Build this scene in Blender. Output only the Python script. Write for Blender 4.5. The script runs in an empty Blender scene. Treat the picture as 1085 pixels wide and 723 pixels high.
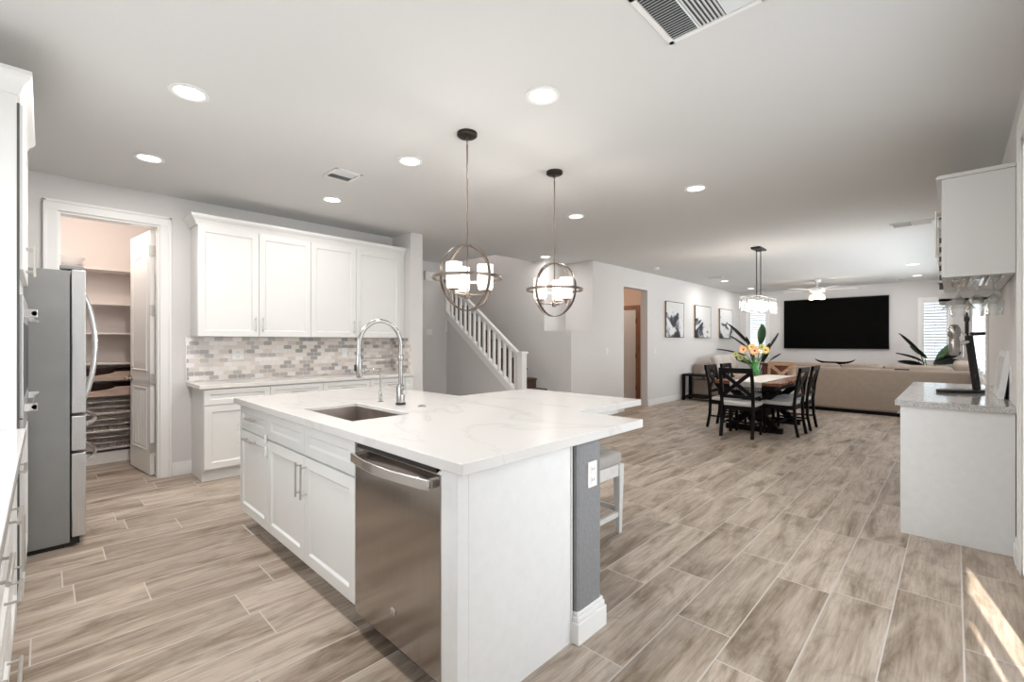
import bpy, bmesh, math, random
from mathutils import Vector, Matrix
R = math.radians; PI = math.pi
random.seed(7)
SC = bpy.context.scene
COL = SC.collection

# ------------------------------------------------------------------ camera
cam_d = bpy.data.cameras.new('camera'); cam = bpy.data.objects.new('camera', cam_d); COL.objects.link(cam)
cam.location = (0, 0, 1.308); cam.rotation_euler = (R(90), 0, R(44.2))
cam_d.sensor_width = 36; cam_d.lens = 482.2 / 1085 * 36; cam_d.shift_y = 1.35 / 1085
cam_d.clip_start = 0.02; cam_d.clip_end = 100
SC.camera = cam
# ------------------------------------------------------------------ exposure, world, lights
SC.view_settings.view_transform = 'Standard'; SC.view_settings.look = 'None'
SC.view_settings.gamma = 1.0; SC.view_settings.use_curve_mapping = False
SC.view_settings.exposure = -0.19
SC.cycles.transparent_max_bounces = 40
DOWNLIGHT_W = 10.5
world = bpy.data.worlds.new('world'); SC.world = world; world.use_nodes = True
wn = world.node_tree.nodes; wn['Background'].inputs[0].default_value = (0.86, 0.93, 1.0, 1); wn['Background'].inputs[1].default_value = 2.2

def area(name, loc, rot, sx, sy, power, col=(1, 1, 1), shape='RECTANGLE', spread=180):
    l = bpy.data.lights.new(name, 'AREA'); l.shape = shape; l.size = sx; l.size_y = sy; l.energy = power; l.color = col
    l.spread = R(spread)
    o = bpy.data.objects.new(name, l); o.location = loc; o.rotation_euler = rot; COL.objects.link(o); return o
# daylight through the sliding door beside the camera and far windows, plus added fill from behind it
area('daylight_sliding_door', (0.262, 2.4, 1.22), (0, R(90), 0), 2.2, 2.6, 25, (0.95, 0.98, 1.0), spread=140)
area('fill_behind_camera', (-1.85, -0.66, 1.55), (R(76), 0, 0), 2.1, 0.9, 15, (0.95, 0.98, 1.0))  # added fill lamp for the island front, in a made-up window
area('daylight_side_window', (0.55, 9.9, 1.6), (0, R(90), 0), 1.6, 5.4, 300, (0.95, 0.98, 1.0))
sun_d = bpy.data.lights.new('sun', 'SUN'); sun_d.energy = 9.0; sun_d.angle = R(0.6); sun_d.color = (1, 0.95, 0.86)
sun = bpy.data.objects.new('sun', sun_d); COL.objects.link(sun)
sun.rotation_euler = Vector((-0.10, 0.5, -1.0)).to_track_quat('-Z', 'Y').to_euler()

# ------------------------------------------------------------------ materials
MATS = {}
def mat(name, col, rough=0.5, metal=0.0, noise=0.0, nscale=8.0, bump=0.0, bscale=60.0, emit=None, estr=0.0, trans=0.0, ior=1.45, coat=0.0, stretch=None):
    m = bpy.data.materials.new(name); m.use_nodes = True; nt = m.node_tree; b = nt.nodes['Principled BSDF']
    b.inputs['Roughness'].default_value = rough; b.inputs['Metallic'].default_value = metal
    b.inputs['Base Color'].default_value = (*col, 1); b.inputs['IOR'].default_value = ior
    b.inputs['Transmission Weight'].default_value = trans; b.inputs['Coat Weight'].default_value = coat
    if emit: b.inputs['Emission Color'].default_value = (*emit, 1); b.inputs['Emission Strength'].default_value = estr
    if noise or bump:
        tc = nt.nodes.new('ShaderNodeTexCoord'); mp = nt.nodes.new('ShaderNodeMapping')
        nt.links.new(tc.outputs['Object'], mp.inputs['Vector'])
        if stretch: mp.inputs['Scale'].default_value = stretch
    if noise:
        n = nt.nodes.new('ShaderNodeTexNoise'); n.inputs['Scale'].default_value = nscale; n.inputs['Detail'].default_value = 4
        nt.links.new(mp.outputs[0], n.inputs['Vector'])
        r = nt.nodes.new('ShaderNodeValToRGB'); r.color_ramp.elements[0].position = 0.3; r.color_ramp.elements[1].position = 0.7
        r.color_ramp.elements[0].color = (*[max(0, c * (1 - noise)) for c in col], 1); r.color_ramp.elements[1].color = (*[min(1, c * (1 + noise)) for c in col], 1)
        nt.links.new(n.outputs['Fac'], r.inputs[0]); nt.links.new(r.outputs[0], b.inputs['Base Color'])
    if bump:
        n2 = nt.nodes.new('ShaderNodeTexNoise'); n2.inputs['Scale'].default_value = bscale; n2.inputs['Detail'].default_value = 3
        nt.links.new(mp.outputs[0], n2.inputs['Vector'])
        bp = nt.nodes.new('ShaderNodeBump'); bp.inputs['Strength'].default_value = bump; bp.inputs['Distance'].default_value = 0.004
        nt.links.new(n2.outputs['Fac'], bp.inputs['Height']); nt.links.new(bp.outputs[0], b.inputs['Normal'])
    MATS[name] = m; return m
M = MATS
mat('wall_paint', (0.72, 0.705, 0.70), 0.75, bump=0.15, bscale=90)
mat('ceiling_paint', (0.70, 0.705, 0.70), 0.85, bump=0.12, bscale=70)
mat('pantry_paint', (0.76, 0.70, 0.665), 0.75, bump=0.1, bscale=90)
mat('white_trim', (0.86, 0.86, 0.85), 0.4)
mat('cabinet_white', (0.78, 0.785, 0.775), 0.35, noise=0.01, nscale=3)
mat('panel_white', (0.80, 0.81, 0.815), 0.55, noise=0.02, nscale=25)
mat('gap_shade', (0.10, 0.10, 0.10), 0.8)
mat('column_gray', (0.23, 0.235, 0.245), 0.55, bump=0.9, bscale=55, noise=0.06, nscale=60)
mat('pendant_metal', (0.22, 0.185, 0.16), 0.32, 1.0, noise=0.1, nscale=12)
mat('faucet_steel', (0.44, 0.43, 0.42), 0.24, 1.0, noise=0.04, nscale=20)
mat('nickel', (0.62, 0.60, 0.57), 0.28, 1.0, noise=0.05, nscale=20)
mat('dark_chrome', (0.45, 0.42, 0.40), 0.18, 1.0)
mat('chrome', (0.80, 0.80, 0.80), 0.12, 1.0)
mat('brushed_steel', (0.40, 0.37, 0.35), 0.16, 1.0, noise=0.06, nscale=6, stretch=(30, 30, 0.6))
mat('handle_steel', (0.62, 0.60, 0.58), 0.22, 1.0, noise=0.03, nscale=10)
mat('fridge_steel', (0.66, 0.67, 0.68), 0.32, 0.9, noise=0.05, nscale=8, stretch=(40, 40, 0.5))
mat('fridge_gray', (0.27, 0.275, 0.275), 0.45, 0.2, noise=0.06, nscale=5, bump=0.2, bscale=200)
mat('sink_steel', (0.55, 0.50, 0.46), 0.34, 1.0, noise=0.25, nscale=5)
mat('black_plastic', (0.015, 0.015, 0.016), 0.35)
mat('black_metal', (0.02, 0.02, 0.022), 0.4, 0.3)
mat('dark_bronze', (0.05, 0.04, 0.035), 0.4, 0.8)
mat('black_wood', (0.006, 0.005, 0.005), 0.5, noise=0.3, nscale=10, stretch=(1, 1, 8))
MATS['black_wood'].node_tree.nodes['Principled BSDF'].inputs['Specular IOR Level'].default_value = 0.15
mat('seat_fabric', (0.62, 0.61, 0.61), 0.9, noise=0.06, nscale=50, bump=0.4, bscale=300)
mat('stool_fabric', (0.44, 0.42, 0.40), 0.9, noise=0.1, nscale=80, bump=0.4, bscale=300)
mat('stool_paint', (0.70, 0.70, 0.69), 0.55, noise=0.06, nscale=15)
mat('sofa_fabric', (0.34, 0.27, 0.22), 0.92, noise=0.05, nscale=12, bump=0.3, bscale=250)
mat('pillow_fabric', (0.52, 0.47, 0.43), 0.92, noise=0.06, nscale=30, bump=0.3, bscale=250)
mat('light_wood', (0.45, 0.28, 0.17), 0.45, noise=0.3, nscale=5, stretch=(1, 8, 8))
mat('pale_wood', (0.52, 0.39, 0.32), 0.5, noise=0.15, nscale=5, stretch=(8, 1, 8))
mat('red_wood', (0.16, 0.05, 0.03), 0.35, noise=0.35, nscale=4, stretch=(8, 1, 8))
mat('table_wood', (0.20, 0.075, 0.04), 0.25, noise=0.45, nscale=4, stretch=(9, 1.2, 9))
mat('stair_carpet', (0.12, 0.075, 0.06), 0.95, noise=0.3, nscale=60, bump=0.8, bscale=150)
mat('runner_cloth', (0.62, 0.61, 0.59), 0.9, noise=0.12, nscale=40)
mat('lamp_glass', (0.9, 0.88, 0.84), 0.4, emit=(1.0, 0.91, 0.80), estr=0.75)
mat('bulb_glow', (1, 1, 1), 0.4, emit=(1.0, 0.94, 0.86), estr=11.0)
mat('fan_glow', (1, 0.9, 0.8), 0.4, emit=(1.0, 0.80, 0.66), estr=0.8)
mat('downlight_glow', (1, 1, 1), 0.5, emit=(1.0, 0.97, 0.92), estr=5.0)
mat('screen_black', (0.0006, 0.0006, 0.0006), 0.6)
MATS['screen_black'].node_tree.nodes['Principled BSDF'].inputs['Specular IOR Level'].default_value = 0.08
mat('clear_glass', (1.0, 1.0, 1.0), 0.02, trans=1.0, ior=1.12)
mat('crystal', (1, 1, 1), 0.03, trans=1.0, ior=1.5)
mat('green_glass', (0.10, 0.50, 0.12), 0.08, trans=0.6, ior=1.4)
mat('leaf_dark', (0.005, 0.009, 0.005), 0.4, noise=0.4, nscale=6)
mat('leaf_green', (0.02, 0.075, 0.02), 0.4, noise=0.4, nscale=6)
mat('stem_green', (0.10, 0.22, 0.05), 0.6, noise=0.2, nscale=12)
mat('petal_peach', (0.80, 0.50, 0.28), 0.7, noise=0.2, nscale=30)
mat('petal_yellow', (0.80, 0.66, 0.25), 0.7, noise=0.2, nscale=30)
mat('petal_lime', (0.50, 0.55, 0.22), 0.7, noise=0.2, nscale=30)
mat('flower_heart', (0.20, 0.05, 0.02), 0.8, noise=0.3, nscale=80)
mat('pot_gray', (0.25, 0.25, 0.25), 0.6, noise=0.1, nscale=8)
mat('soil', (0.03, 0.02, 0.015), 0.95, noise=0.3, nscale=40)
mat('white_plastic', (0.85, 0.85, 0.84), 0.4)
mat('wire_metal', (0.5, 0.48, 0.46), 0.4, 1.0)
mat('louver_white', (0.82, 0.84, 0.85), 0.5)
mat('vent_dark', (0.10, 0.10, 0.10), 0.8)
mat('hall_paint', (0.72, 0.56, 0.47), 0.75, bump=0.1, bscale=90)
mat('brown_wood_trim', (0.30, 0.15, 0.09), 0.5, noise=0.2, nscale=6)
mat('canvas_edge', (0.66, 0.52, 0.38), 0.7)

class G:                                            # tiny node graph helper
    def __init__(s, name, rough=0.5):
        s.m = bpy.data.materials.new(name); s.m.use_nodes = True; s.nt = s.m.node_tree
        s.b = s.nt.nodes['Principled BSDF']; s.b.inputs['Roughness'].default_value = rough; MATS[name] = s.m
    def n(s, t, **kw):
        x = s.nt.nodes.new(t)
        for k, v in kw.items(): setattr(x, k, v)
        return x
    def l(s, a, b): s.nt.links.new(a, b)
    def math(s, op, a, b=None, c=None):
        x = s.n('ShaderNodeMath', operation=op)
        for i, v in enumerate((a, b, c)):
            if v is None: continue
            if isinstance(v, (int, float)): x.inputs[i].default_value = v
            else: s.l(v, x.inputs[i])
        return x.outputs[0]
    def ramp(s, fac, stops, interp='LINEAR'):
        r = s.n('ShaderNodeValToRGB'); cr = r.color_ramp; cr.interpolation = interp
        while len(cr.elements) < len(stops): cr.elements.new(0.5)
        for e, (p, c) in zip(cr.elements, stops): e.position = p; e.color = (*c, 1)
        s.l(fac, r.inputs[0]); return r.outputs[0]
    def mix(s, fac, a, b, blend='MIX'):
        x = s.n('ShaderNodeMix', data_type='RGBA', blend_type=blend)
        if isinstance(fac, (int, float)): x.inputs[0].default_value = fac
        else: s.l(fac, x.inputs[0])
        for i, v in ((6, a), (7, b)):
            if isinstance(v, tuple): x.inputs[i].default_value = (*v, 1)
            else: s.l(v, x.inputs[i])
        return x.outputs[2]

def thin_glass(name, tint, gloss=0.25):
    m = bpy.data.materials.new(name); m.use_nodes = True; nt = m.node_tree; nt.nodes.remove(nt.nodes['Principled BSDF']); out = nt.nodes['Material Output']
    t = nt.nodes.new('ShaderNodeBsdfTransparent'); t.inputs[0].default_value = (*tint, 1); g_ = nt.nodes.new('ShaderNodeBsdfGlossy'); g_.inputs['Roughness'].default_value = 0.03
    lw_ = nt.nodes.new('ShaderNodeLayerWeight'); lw_.inputs[0].default_value = gloss; mx = nt.nodes.new('ShaderNodeMixShader')
    nt.links.new(lw_.outputs['Facing'], mx.inputs[0]); nt.links.new(t.outputs[0], mx.inputs[1]); nt.links.new(g_.outputs[0], mx.inputs[2]); nt.links.new(mx.outputs[0], out.inputs[0])
    MATS[name] = m
thin_glass('clear_glass', (0.985, 0.99, 0.99), 0.18)
def floor_mat():
    g = G('plank_tile', 0.33)
    geo = g.n('ShaderNodeNewGeometry'); sp = g.n('ShaderNodeSeparateXYZ'); g.l(geo.outputs['Position'], sp.inputs[0])
    x, y = sp.outputs[0], sp.outputs[1]
    W, L = 0.2457, 0.92
    u = g.math('DIVIDE', g.math('SUBTRACT', x, 0.028), W); row = g.math('FLOOR', u); fu = g.math('FRACT', u)
    off = g.math('FRACT', g.math('ADD', g.math('MULTIPLY', g.math('MULTIPLY', row, row), 0.125), g.math('MULTIPLY', row, -0.3315)))
    v = g.math('SUBTRACT', g.math('DIVIDE', g.math('SUBTRACT', y, 2.74), L), off)
    colm = g.math('FLOOR', v); fv = g.math('FRACT', v)
    du = g.math('MULTIPLY', g.math('MINIMUM', fu, g.math('SUBTRACT', 1.0, fu)), W)
    dv = g.math('MULTIPLY', g.math('MINIMUM', fv, g.math('SUBTRACT', 1.0, fv)), L)
    dist = g.math('MINIMUM', du, dv); grout = g.math('LESS_THAN', dist, 0.003)
    cb = g.n('ShaderNodeCombineXYZ'); g.l(row, cb.inputs[0]); g.l(colm, cb.inputs[1])
    wnz = g.n('ShaderNodeTexWhiteNoise', noise_dimensions='3D'); g.l(cb.outputs[0], wnz.inputs['Vector'])
    # shift the grain per plank
    cv = g.n('ShaderNodeCombineXYZ'); g.l(g.math('MULTIPLY', x, 6.5), cv.inputs[0]); g.l(g.math('MULTIPLY', y, 1.1), cv.inputs[1])
    g.l(g.math('MULTIPLY', wnz.outputs['Value'], 40.0), cv.inputs[2])
    n1 = g.n('ShaderNodeTexNoise'); n1.inputs['Scale'].default_value = 1.3; n1.inputs['Detail'].default_value = 6; n1.inputs['Roughness'].default_value = 0.66; n1.inputs['Distortion'].default_value = 0.7
    g.l(cv.outputs[0], n1.inputs['Vector'])
    cv2 = g.n('ShaderNodeCombineXYZ'); g.l(g.math('MULTIPLY', x, 95.0), cv2.inputs[0]); g.l(g.math('MULTIPLY', y, 5.0), cv2.inputs[1]); g.l(g.math('MULTIPLY', wnz.outputs['Value'], 17.0), cv2.inputs[2])
    n2 = g.n('ShaderNodeTexNoise'); n2.inputs['Scale'].default_value = 1.0; n2.inputs['Detail'].default_value = 4; n2.inputs['Distortion'].default_value = 0.4
    g.l(cv2.outputs[0], n2.inputs['Vector'])
    grain = g.ramp(n1.outputs['Fac'], [(0.27, (0.145, 0.11, 0.085)), (0.38, (0.29, 0.23, 0.175)), (0.48, (0.43, 0.362, 0.303)), (0.58, (0.52, 0.447, 0.382)), (0.72, (0.60, 0.53, 0.465))])
    fine = g.ramp(n2.outputs['Fac'], [(0.3, (0.78, 0.77, 0.76)), (0.6, (1.06, 1.06, 1.06))])
    c = g.mix(1.0, grain, fine, 'MULTIPLY')
    cv3 = g.n('ShaderNodeCombineXYZ'); g.l(g.math('MULTIPLY', x, 3.2), cv3.inputs[0]); g.l(g.math('MULTIPLY', y, 1.6), cv3.inputs[1]); g.l(g.math('MULTIPLY', wnz.outputs['Value'], 29.0), cv3.inputs[2])
    n3 = g.n('ShaderNodeTexNoise'); n3.inputs['Scale'].default_value = 1.6; n3.inputs['Detail'].default_value = 9; n3.inputs['Roughness'].default_value = 0.7; n3.inputs['Distortion'].default_value = 1.6
    g.l(cv3.outputs[0], n3.inputs['Vector'])
    c = g.mix(1.0, c, g.ramp(n3.outputs['Fac'], [(0.33, (0.76, 0.745, 0.73)), (0.46, (0.99, 0.99, 0.985)), (0.7, (1.04, 1.03, 1.01))]), 'MULTIPLY')
    tone = g.ramp(wnz.outputs['Value'], [(0.0, (0.80, 0.77, 0.745)), (0.5, (0.96, 0.95, 0.94)), (1.0, (1.08, 1.07, 1.06))])
    c = g.mix(1.0, c, tone, 'MULTIPLY')
    g.b.inputs['Specular IOR Level'].default_value = 0.32
    c = g.mix(grout, c, (0.58, 0.545, 0.505))
    g.l(c, g.b.inputs['Base Color'])
    g.l(g.math('ADD', g.math('MULTIPLY', grout, 0.4), g.math('ADD', g.math('MULTIPLY', n2.outputs['Fac'], 0.12), 0.38)), g.b.inputs['Roughness'])
    bp = g.n('ShaderNodeBump'); bp.inputs['Strength'].default_value = 0.35; bp.inputs['Distance'].default_value = 0.002
    g.l(g.math('SUBTRACT', g.math('MULTIPLY', n2.outputs['Fac'], 0.25), grout), bp.inputs['Height']); g.l(bp.outputs[0], g.b.inputs['Normal'])
floor_mat()

def quartz_mat(name, base, vein, scale=1.1, rough=0.12):
    g = G(name, rough)
    geo = g.n('ShaderNodeNewGeometry'); mp = g.n('ShaderNodeMapping'); mp.inputs['Rotation'].default_value = (0, 0, 0.7)
    mp.inputs['Scale'].default_value = (1, 2.2, 1.5); g.l(geo.outputs['Position'], mp.inputs['Vector'])
    n = g.n('ShaderNodeTexNoise'); n.inputs['Scale'].default_value = scale; n.inputs['Detail'].default_value = 6; n.inputs['Distortion'].default_value = 0.8
    g.l(mp.outputs[0], n.inputs['Vector'])
    d = g.math('ABSOLUTE', g.math('SUBTRACT', n.outputs['Fac'], 0.5))
    g.l(g.ramp(d, [(0.0, vein), (0.008, tuple((a * 0.4 + b * 0.6) for a, b in zip(vein, base))), (0.03, base)]), g.b.inputs['Base Color'])
quartz_mat('quartz', (0.68, 0.67, 0.655), (0.61, 0.60, 0.585), 0.9)
quartz_mat('quartz_back', (0.76, 0.745, 0.72), (0.66, 0.645, 0.63), 1.6)

def granite_mat():
    g = G('granite', 0.1)
    geo = g.n('ShaderNodeNewGeometry'); v = g.n('ShaderNodeTexVoronoi'); v.inputs['Scale'].default_value = 260; g.l(geo.outputs['Position'], v.inputs['Vector'])
    s = g.n('ShaderNodeSeparateColor'); g.l(v.outputs['Color'], s.inputs[0])
    g.l(g.ramp(s.outputs[0], [(0.0, (0.30, 0.29, 0.28)), (0.15, (0.46, 0.45, 0.44)), (0.45, (0.60, 0.59, 0.58)), (1.0, (0.70, 0.69, 0.67))], 'CONSTANT'), g.b.inputs['Base Color'])
granite_mat()

def mosaic_mat():                                   # elongated hexagon tiles, rows along world Y (or X) and Z
    g = G('mosaic_tile', 0.22)
    geo = g.n('ShaderNodeNewGeometry'); sp = g.n('ShaderNodeSeparateXYZ'); g.l(geo.outputs['Position'], sp.inputs[0])
    h = g.math('ADD', sp.outputs[0], sp.outputs[1]); z = sp.outputs[2]
    TW, TH = 0.085, 0.044
    v = g.math('DIVIDE', z, TH); row = g.math('FLOOR', v); fv = g.math('FRACT', v)
    par = g.math('MULTIPLY', g.math('MODULO', row, 2.0), 0.5)
    u = g.math('ADD', g.math('DIVIDE', h, TW), par); cl = g.math('FLOOR', u); fu = g.math('FRACT', u)
    cb = g.n('ShaderNodeCombineXYZ'); g.l(row, cb.inputs[0]); g.l(cl, cb.inputs[1])
    w = g.n('ShaderNodeTexWhiteNoise', noise_dimensions='3D'); g.l(cb.outputs[0], w.inputs['Vector'])
    tile = g.ramp(w.outputs['Value'], [(0.0, (0.40, 0.38, 0.37)), (0.15, (0.50, 0.47, 0.45)), (0.30, (0.66, 0.61, 0.58)), (0.48, (0.80, 0.75, 0.71)), (0.7, (0.84, 0.81, 0.79)), (0.88, (0.72, 0.65, 0.59))], 'CONSTANT')
    eu = g.math('MULTIPLY', g.math('MINIMUM', fu, g.math('SUBTRACT', 1.0, fu)), TW)
    ev = g.math('MULTIPLY', g.math('MINIMUM', fv, g.math('SUBTRACT', 1.0, fv)), TH)
    # clipped corners: the sum of the two edge distances is small near a corner
    cor = g.math('LESS_THAN', g.math('ADD', eu, ev), 0.012)
    ed = g.math('LESS_THAN', g.math('MINIMUM', eu, ev), 0.0011)
    gr = g.math('MAXIMUM', cor, ed)
    g.l(g.mix(gr, tile, (0.74, 0.70, 0.67)), g.b.inputs['Base Color'])
mosaic_mat()

def art_mat(name, seed):
    g = G(name, 0.6)
    tc = g.n('ShaderNodeTexCoord'); sp = g.n('ShaderNodeSeparateXYZ'); g.l(tc.outputs['Object'], sp.inputs[0])
    n = g.n('ShaderNodeTexNoise', noise_dimensions='4D'); n.inputs['W'].default_value = seed; n.inputs['Scale'].default_value = 2.4; n.inputs['Detail'].default_value = 5
    n.inputs['Distortion'].default_value = 1.4; g.l(tc.outputs['Object'], n.inputs['Vector'])
    n2 = g.n('ShaderNodeTexNoise', noise_dimensions='4D'); n2.inputs['W'].default_value = seed + 3; n2.inputs['Scale'].default_value = 2.0; g.l(tc.outputs['Object'], n2.inputs['Vector'])
    hgt = g.math('ADD', g.math('MULTIPLY', sp.outputs[2], -1.1), g.math('MULTIPLY', g.math('SUBTRACT', n2.outputs['Fac'], 0.5), 1.6))   # mountain mass low, sky above
    ink = g.math('ADD', g.math('MULTIPLY', n.outputs['Fac'], 1.0), hgt)
    mass = g.ramp(n.outputs['Fac'], [(0.0, (0.01, 0.012, 0.02)), (0.47, (0.02, 0.025, 0.04)), (0.52, (0.30, 0.32, 0.36)), (0.56, (0.75, 0.75, 0.75)), (1.0, (0.85, 0.85, 0.84))])
    sel = g.math('GREATER_THAN', hgt, 0.0)
    g.l(g.mix(sel, (0.72, 0.72, 0.72), mass), g.b.inputs['Base Color'])
art_mat('art_one', 1.3); art_mat('art_two', 4.9); art_mat('art_three', 9.6)

# ------------------------------------------------------------------ mesh helpers
class MB:
    def __init__(s): s.bm = bmesh.new()
    def box(s, x0, x1, y0, y1, z0, z1, m=None):
        vs = [s.bm.verts.new(v) for v in ((x0, y0, z0), (x1, y0, z0), (x1, y1, z0), (x0, y1, z0), (x0, y0, z1), (x1, y0, z1), (x1, y1, z1), (x0, y1, z1))]
        for f in ((0, 3, 2, 1), (4, 5, 6, 7), (0, 1, 5, 4), (1, 2, 6, 5), (2, 3, 7, 6), (3, 0, 4, 7)): s.bm.faces.new([vs[i] for i in f])
        if m is not None:
            for v in vs: v.co = m @ v.co
        return s
    def frustum(s, b, t, m=None):            # b,t = (x0,x1,y0,y1,z)
        vs = [s.bm.verts.new(v) for v in ((b[0], b[2], b[4]), (b[1], b[2], b[4]), (b[1], b[3], b[4]), (b[0], b[3], b[4]), (t[0], t[2], t[4]), (t[1], t[2], t[4]), (t[1], t[3], t[4]), (t[0], t[3], t[4]))]
        for f in ((0, 3, 2, 1), (4, 5, 6, 7), (0, 1, 5, 4), (1, 2, 6, 5), (2, 3, 7, 6), (3, 0, 4, 7)): s.bm.faces.new([vs[i] for i in f])
        if m is not None:
            for v in vs: v.co = m @ v.co
        return s
    def prism(s, pts, a0, a1, axis='y'):     # polygon extruded along axis
        def P(p, a):
            return {'y': (p[0], a, p[1]), 'x': (a, p[0], p[1]), 'z': (p[0], p[1], a)}[axis]
        A = [s.bm.verts.new(P(p, a0)) for p in pts]; B = [s.bm.verts.new(P(p, a1)) for p in pts]
        s.bm.faces.new(A); s.bm.faces.new(B[::-1]); n = len(pts)
        for i in range(n): s.bm.faces.new((A[i], B[i], B[(i + 1) % n], A[(i + 1) % n]))
        return s
    def lathe(s, prof, loc=(0, 0, 0), seg=24, m=None):
        loc = Vector(loc); rings = []; out = []
        for r, z in prof:
            ring = []
            for i in range(seg):
                a = 2 * PI * i / seg; v = s.bm.verts.new(loc + Vector((r * math.cos(a), r * math.sin(a), z))); ring.append(v); out.append(v)
            rings.append(ring)
        for A, B in zip(rings, rings[1:]):
            for i in range(seg): s.bm.faces.new((A[i], A[(i + 1) % seg], B[(i + 1) % seg], B[i]))
        if prof[0][0] > 1e-6: s.bm.faces.new(rings[0][::-1])
        if prof[-1][0] > 1e-6: s.bm.faces.new(rings[-1])
        if m is not None:
            for v in out: v.co = m @ v.co
        return s
    def tube(s, pts, r, seg=10, closed=False):
        pts = [Vector(p) for p in pts]; n = len(pts); rad = r if isinstance(r, (list, tuple)) else [r] * n
        rings = []; up = None
        for i, p in enumerate(pts):
            if closed: t = (pts[(i + 1) % n] - pts[i - 1])
            else: t = pts[min(i + 1, n - 1)] - pts[max(i - 1, 0)]
            t.normalize()
            if up is None: up = Vector((0, 0, 1)) if abs(t.z) < 0.9 else Vector((1, 0, 0))
            a = t.cross(up).normalized(); b = a.cross(t).normalized(); up = b
            rings.append([s.bm.verts.new(p + (a * math.cos(2 * PI * k / seg) + b * math.sin(2 * PI * k / seg)) * rad[i]) for k in range(seg)])
        rng = range(n if closed else n - 1)
        for i in rng:
            A, B = rings[i], rings[(i + 1) % n]
            for k in range(seg): s.bm.faces.new((A[k], A[(k + 1) % seg], B[(k + 1) % seg], B[k]))
        if not closed: s.bm.faces.new(rings[0][::-1]); s.bm.faces.new(rings[-1])
        return s
    def bar(s, p0, p1, w, d, up=(0, 0, 1)):  # rectangular bar between two points
        p0, p1 = Vector(p0), Vector(p1); t = (p1 - p0); L = t.length; t.normalize(); up = Vector(up)
        a = t.cross(up)
        if a.length < 1e-4: a = t.cross(Vector((1, 0, 0)))
        a.normalize(); b = a.cross(t).normalized()
        vs = []
        for q in (p0, p1):
            for sa, sb in ((-1, -1), (1, -1), (1, 1), (-1, 1)): vs.append(s.bm.verts.new(q + a * sa * w / 2 + b * sb * d / 2))
        for f in ((0, 3, 2, 1), (4, 5, 6, 7), (0, 1, 5, 4), (1, 2, 6, 5), (2, 3, 7, 6), (3, 0, 4, 7)): s.bm.faces.new([vs[i] for i in f])
        return s
    def cells(s, xs, ys, z0, z1, fill, axis='z'):   # welded slab built from filled grid cells
        cache = {}
        def V(i, j, k):
            if (i, j, k) not in cache:
                p = (xs[i], ys[j]); a = (z0, z1)[k]
                cache[(i, j, k)] = s.bm.verts.new({'z': (p[0], p[1], a), 'x': (a, p[0], p[1]), 'y': (p[0], a, p[1])}[axis])
            return cache[(i, j, k)]
        nx, ny = len(xs) - 1, len(ys) - 1
        F = lambda i, j: 0 <= i < nx and 0 <= j < ny and fill(i, j)
        for i in range(nx):
            for j in range(ny):
                if not F(i, j): continue
                s.bm.faces.new((V(i, j, 1), V(i + 1, j, 1), V(i + 1, j + 1, 1), V(i, j + 1, 1)))
                s.bm.faces.new((V(i, j, 0), V(i, j + 1, 0), V(i + 1, j + 1, 0), V(i + 1, j, 0)))
                for di, dj, e in ((-1, 0, ((0, 0), (0, 1))), (1, 0, ((1, 1), (1, 0))), (0, -1, ((1, 0), (0, 0))), (0, 1, ((0, 1), (1, 1)))):
                    if not F(i + di, j + dj):
                        (a, b), (c, d) = e
                        s.bm.faces.new((V(i + a, j + b, 0), V(i + a, j + b, 1), V(i + c, j + d, 1), V(i + c, j + d, 0)))
        return s
    def grid(s, fn, nu, nv, wrap=False):
        vs = [[s.bm.verts.new(fn(i / nu, j / nv)) for j in range(nv + 1)] for i in range(nu + 1)]
        for i in range(nu):
            for j in range(nv): s.bm.faces.new((vs[i][j], vs[i + 1][j], vs[i + 1][j + 1], vs[i][j + 1]))
        return s
    def build(s, name, material, parent=None, bevel=0.0, smooth=False, subsurf=0, solid=0.0):
        bmesh.ops.recalc_face_normals(s.bm, faces=s.bm.faces)
        me = bpy.data.meshes.new(name); s.bm.to_mesh(me); s.bm.free()
        o = bpy.data.objects.new(name, me); COL.objects.link(o)
        me.materials.append(M[material] if isinstance(material, str) else material)
        if smooth:
            for p in me.polygons: p.use_smooth = True
            try: me.set_sharp_from_angle(angle=R(40))
            except Exception: pass
        if solid: md = o.modifiers.new('solid', 'SOLIDIFY'); md.thickness = solid
        if bevel: md = o.modifiers.new('bevel', 'BEVEL'); md.width = bevel; md.segments = 2; md.limit_method = 'ANGLE'; md.angle_limit = R(40)
        if subsurf: md = o.modifiers.new('sub', 'SUBSURF'); md.levels = md.render_levels = subsurf
        if parent is not None: o.parent = parent
        return o
def tag(o, label, cat, group=None, kind=None):
    if label: o['label'] = label
    if cat: o['category'] = cat
    if group: o['group'] = group
    if kind: o['kind'] = kind
    return o
def thing(name, label, cat, loc=(0, 0, 0), rz=0.0, group=None):
    o = bpy.data.objects.new(name, None); COL.objects.link(o); o.location = loc; o.rotation_euler = (0, 0, rz); o.empty_display_size = 0.1
    return tag(o, label, cat, group)
def struct(o): o['kind'] = 'structure'; return o
def dup(o, loc=None, rz=None, label=None, parent=None):
    c = o.copy(); COL.objects.link(c)
    if parent is not None: c.parent = parent
    if loc is not None: c.location = loc
    if rz is not None: c.rotation_euler = (0, 0, rz)
    if label: c['label'] = label
    for ch in list(o.children): dup(ch, parent=c)
    return c
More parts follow.
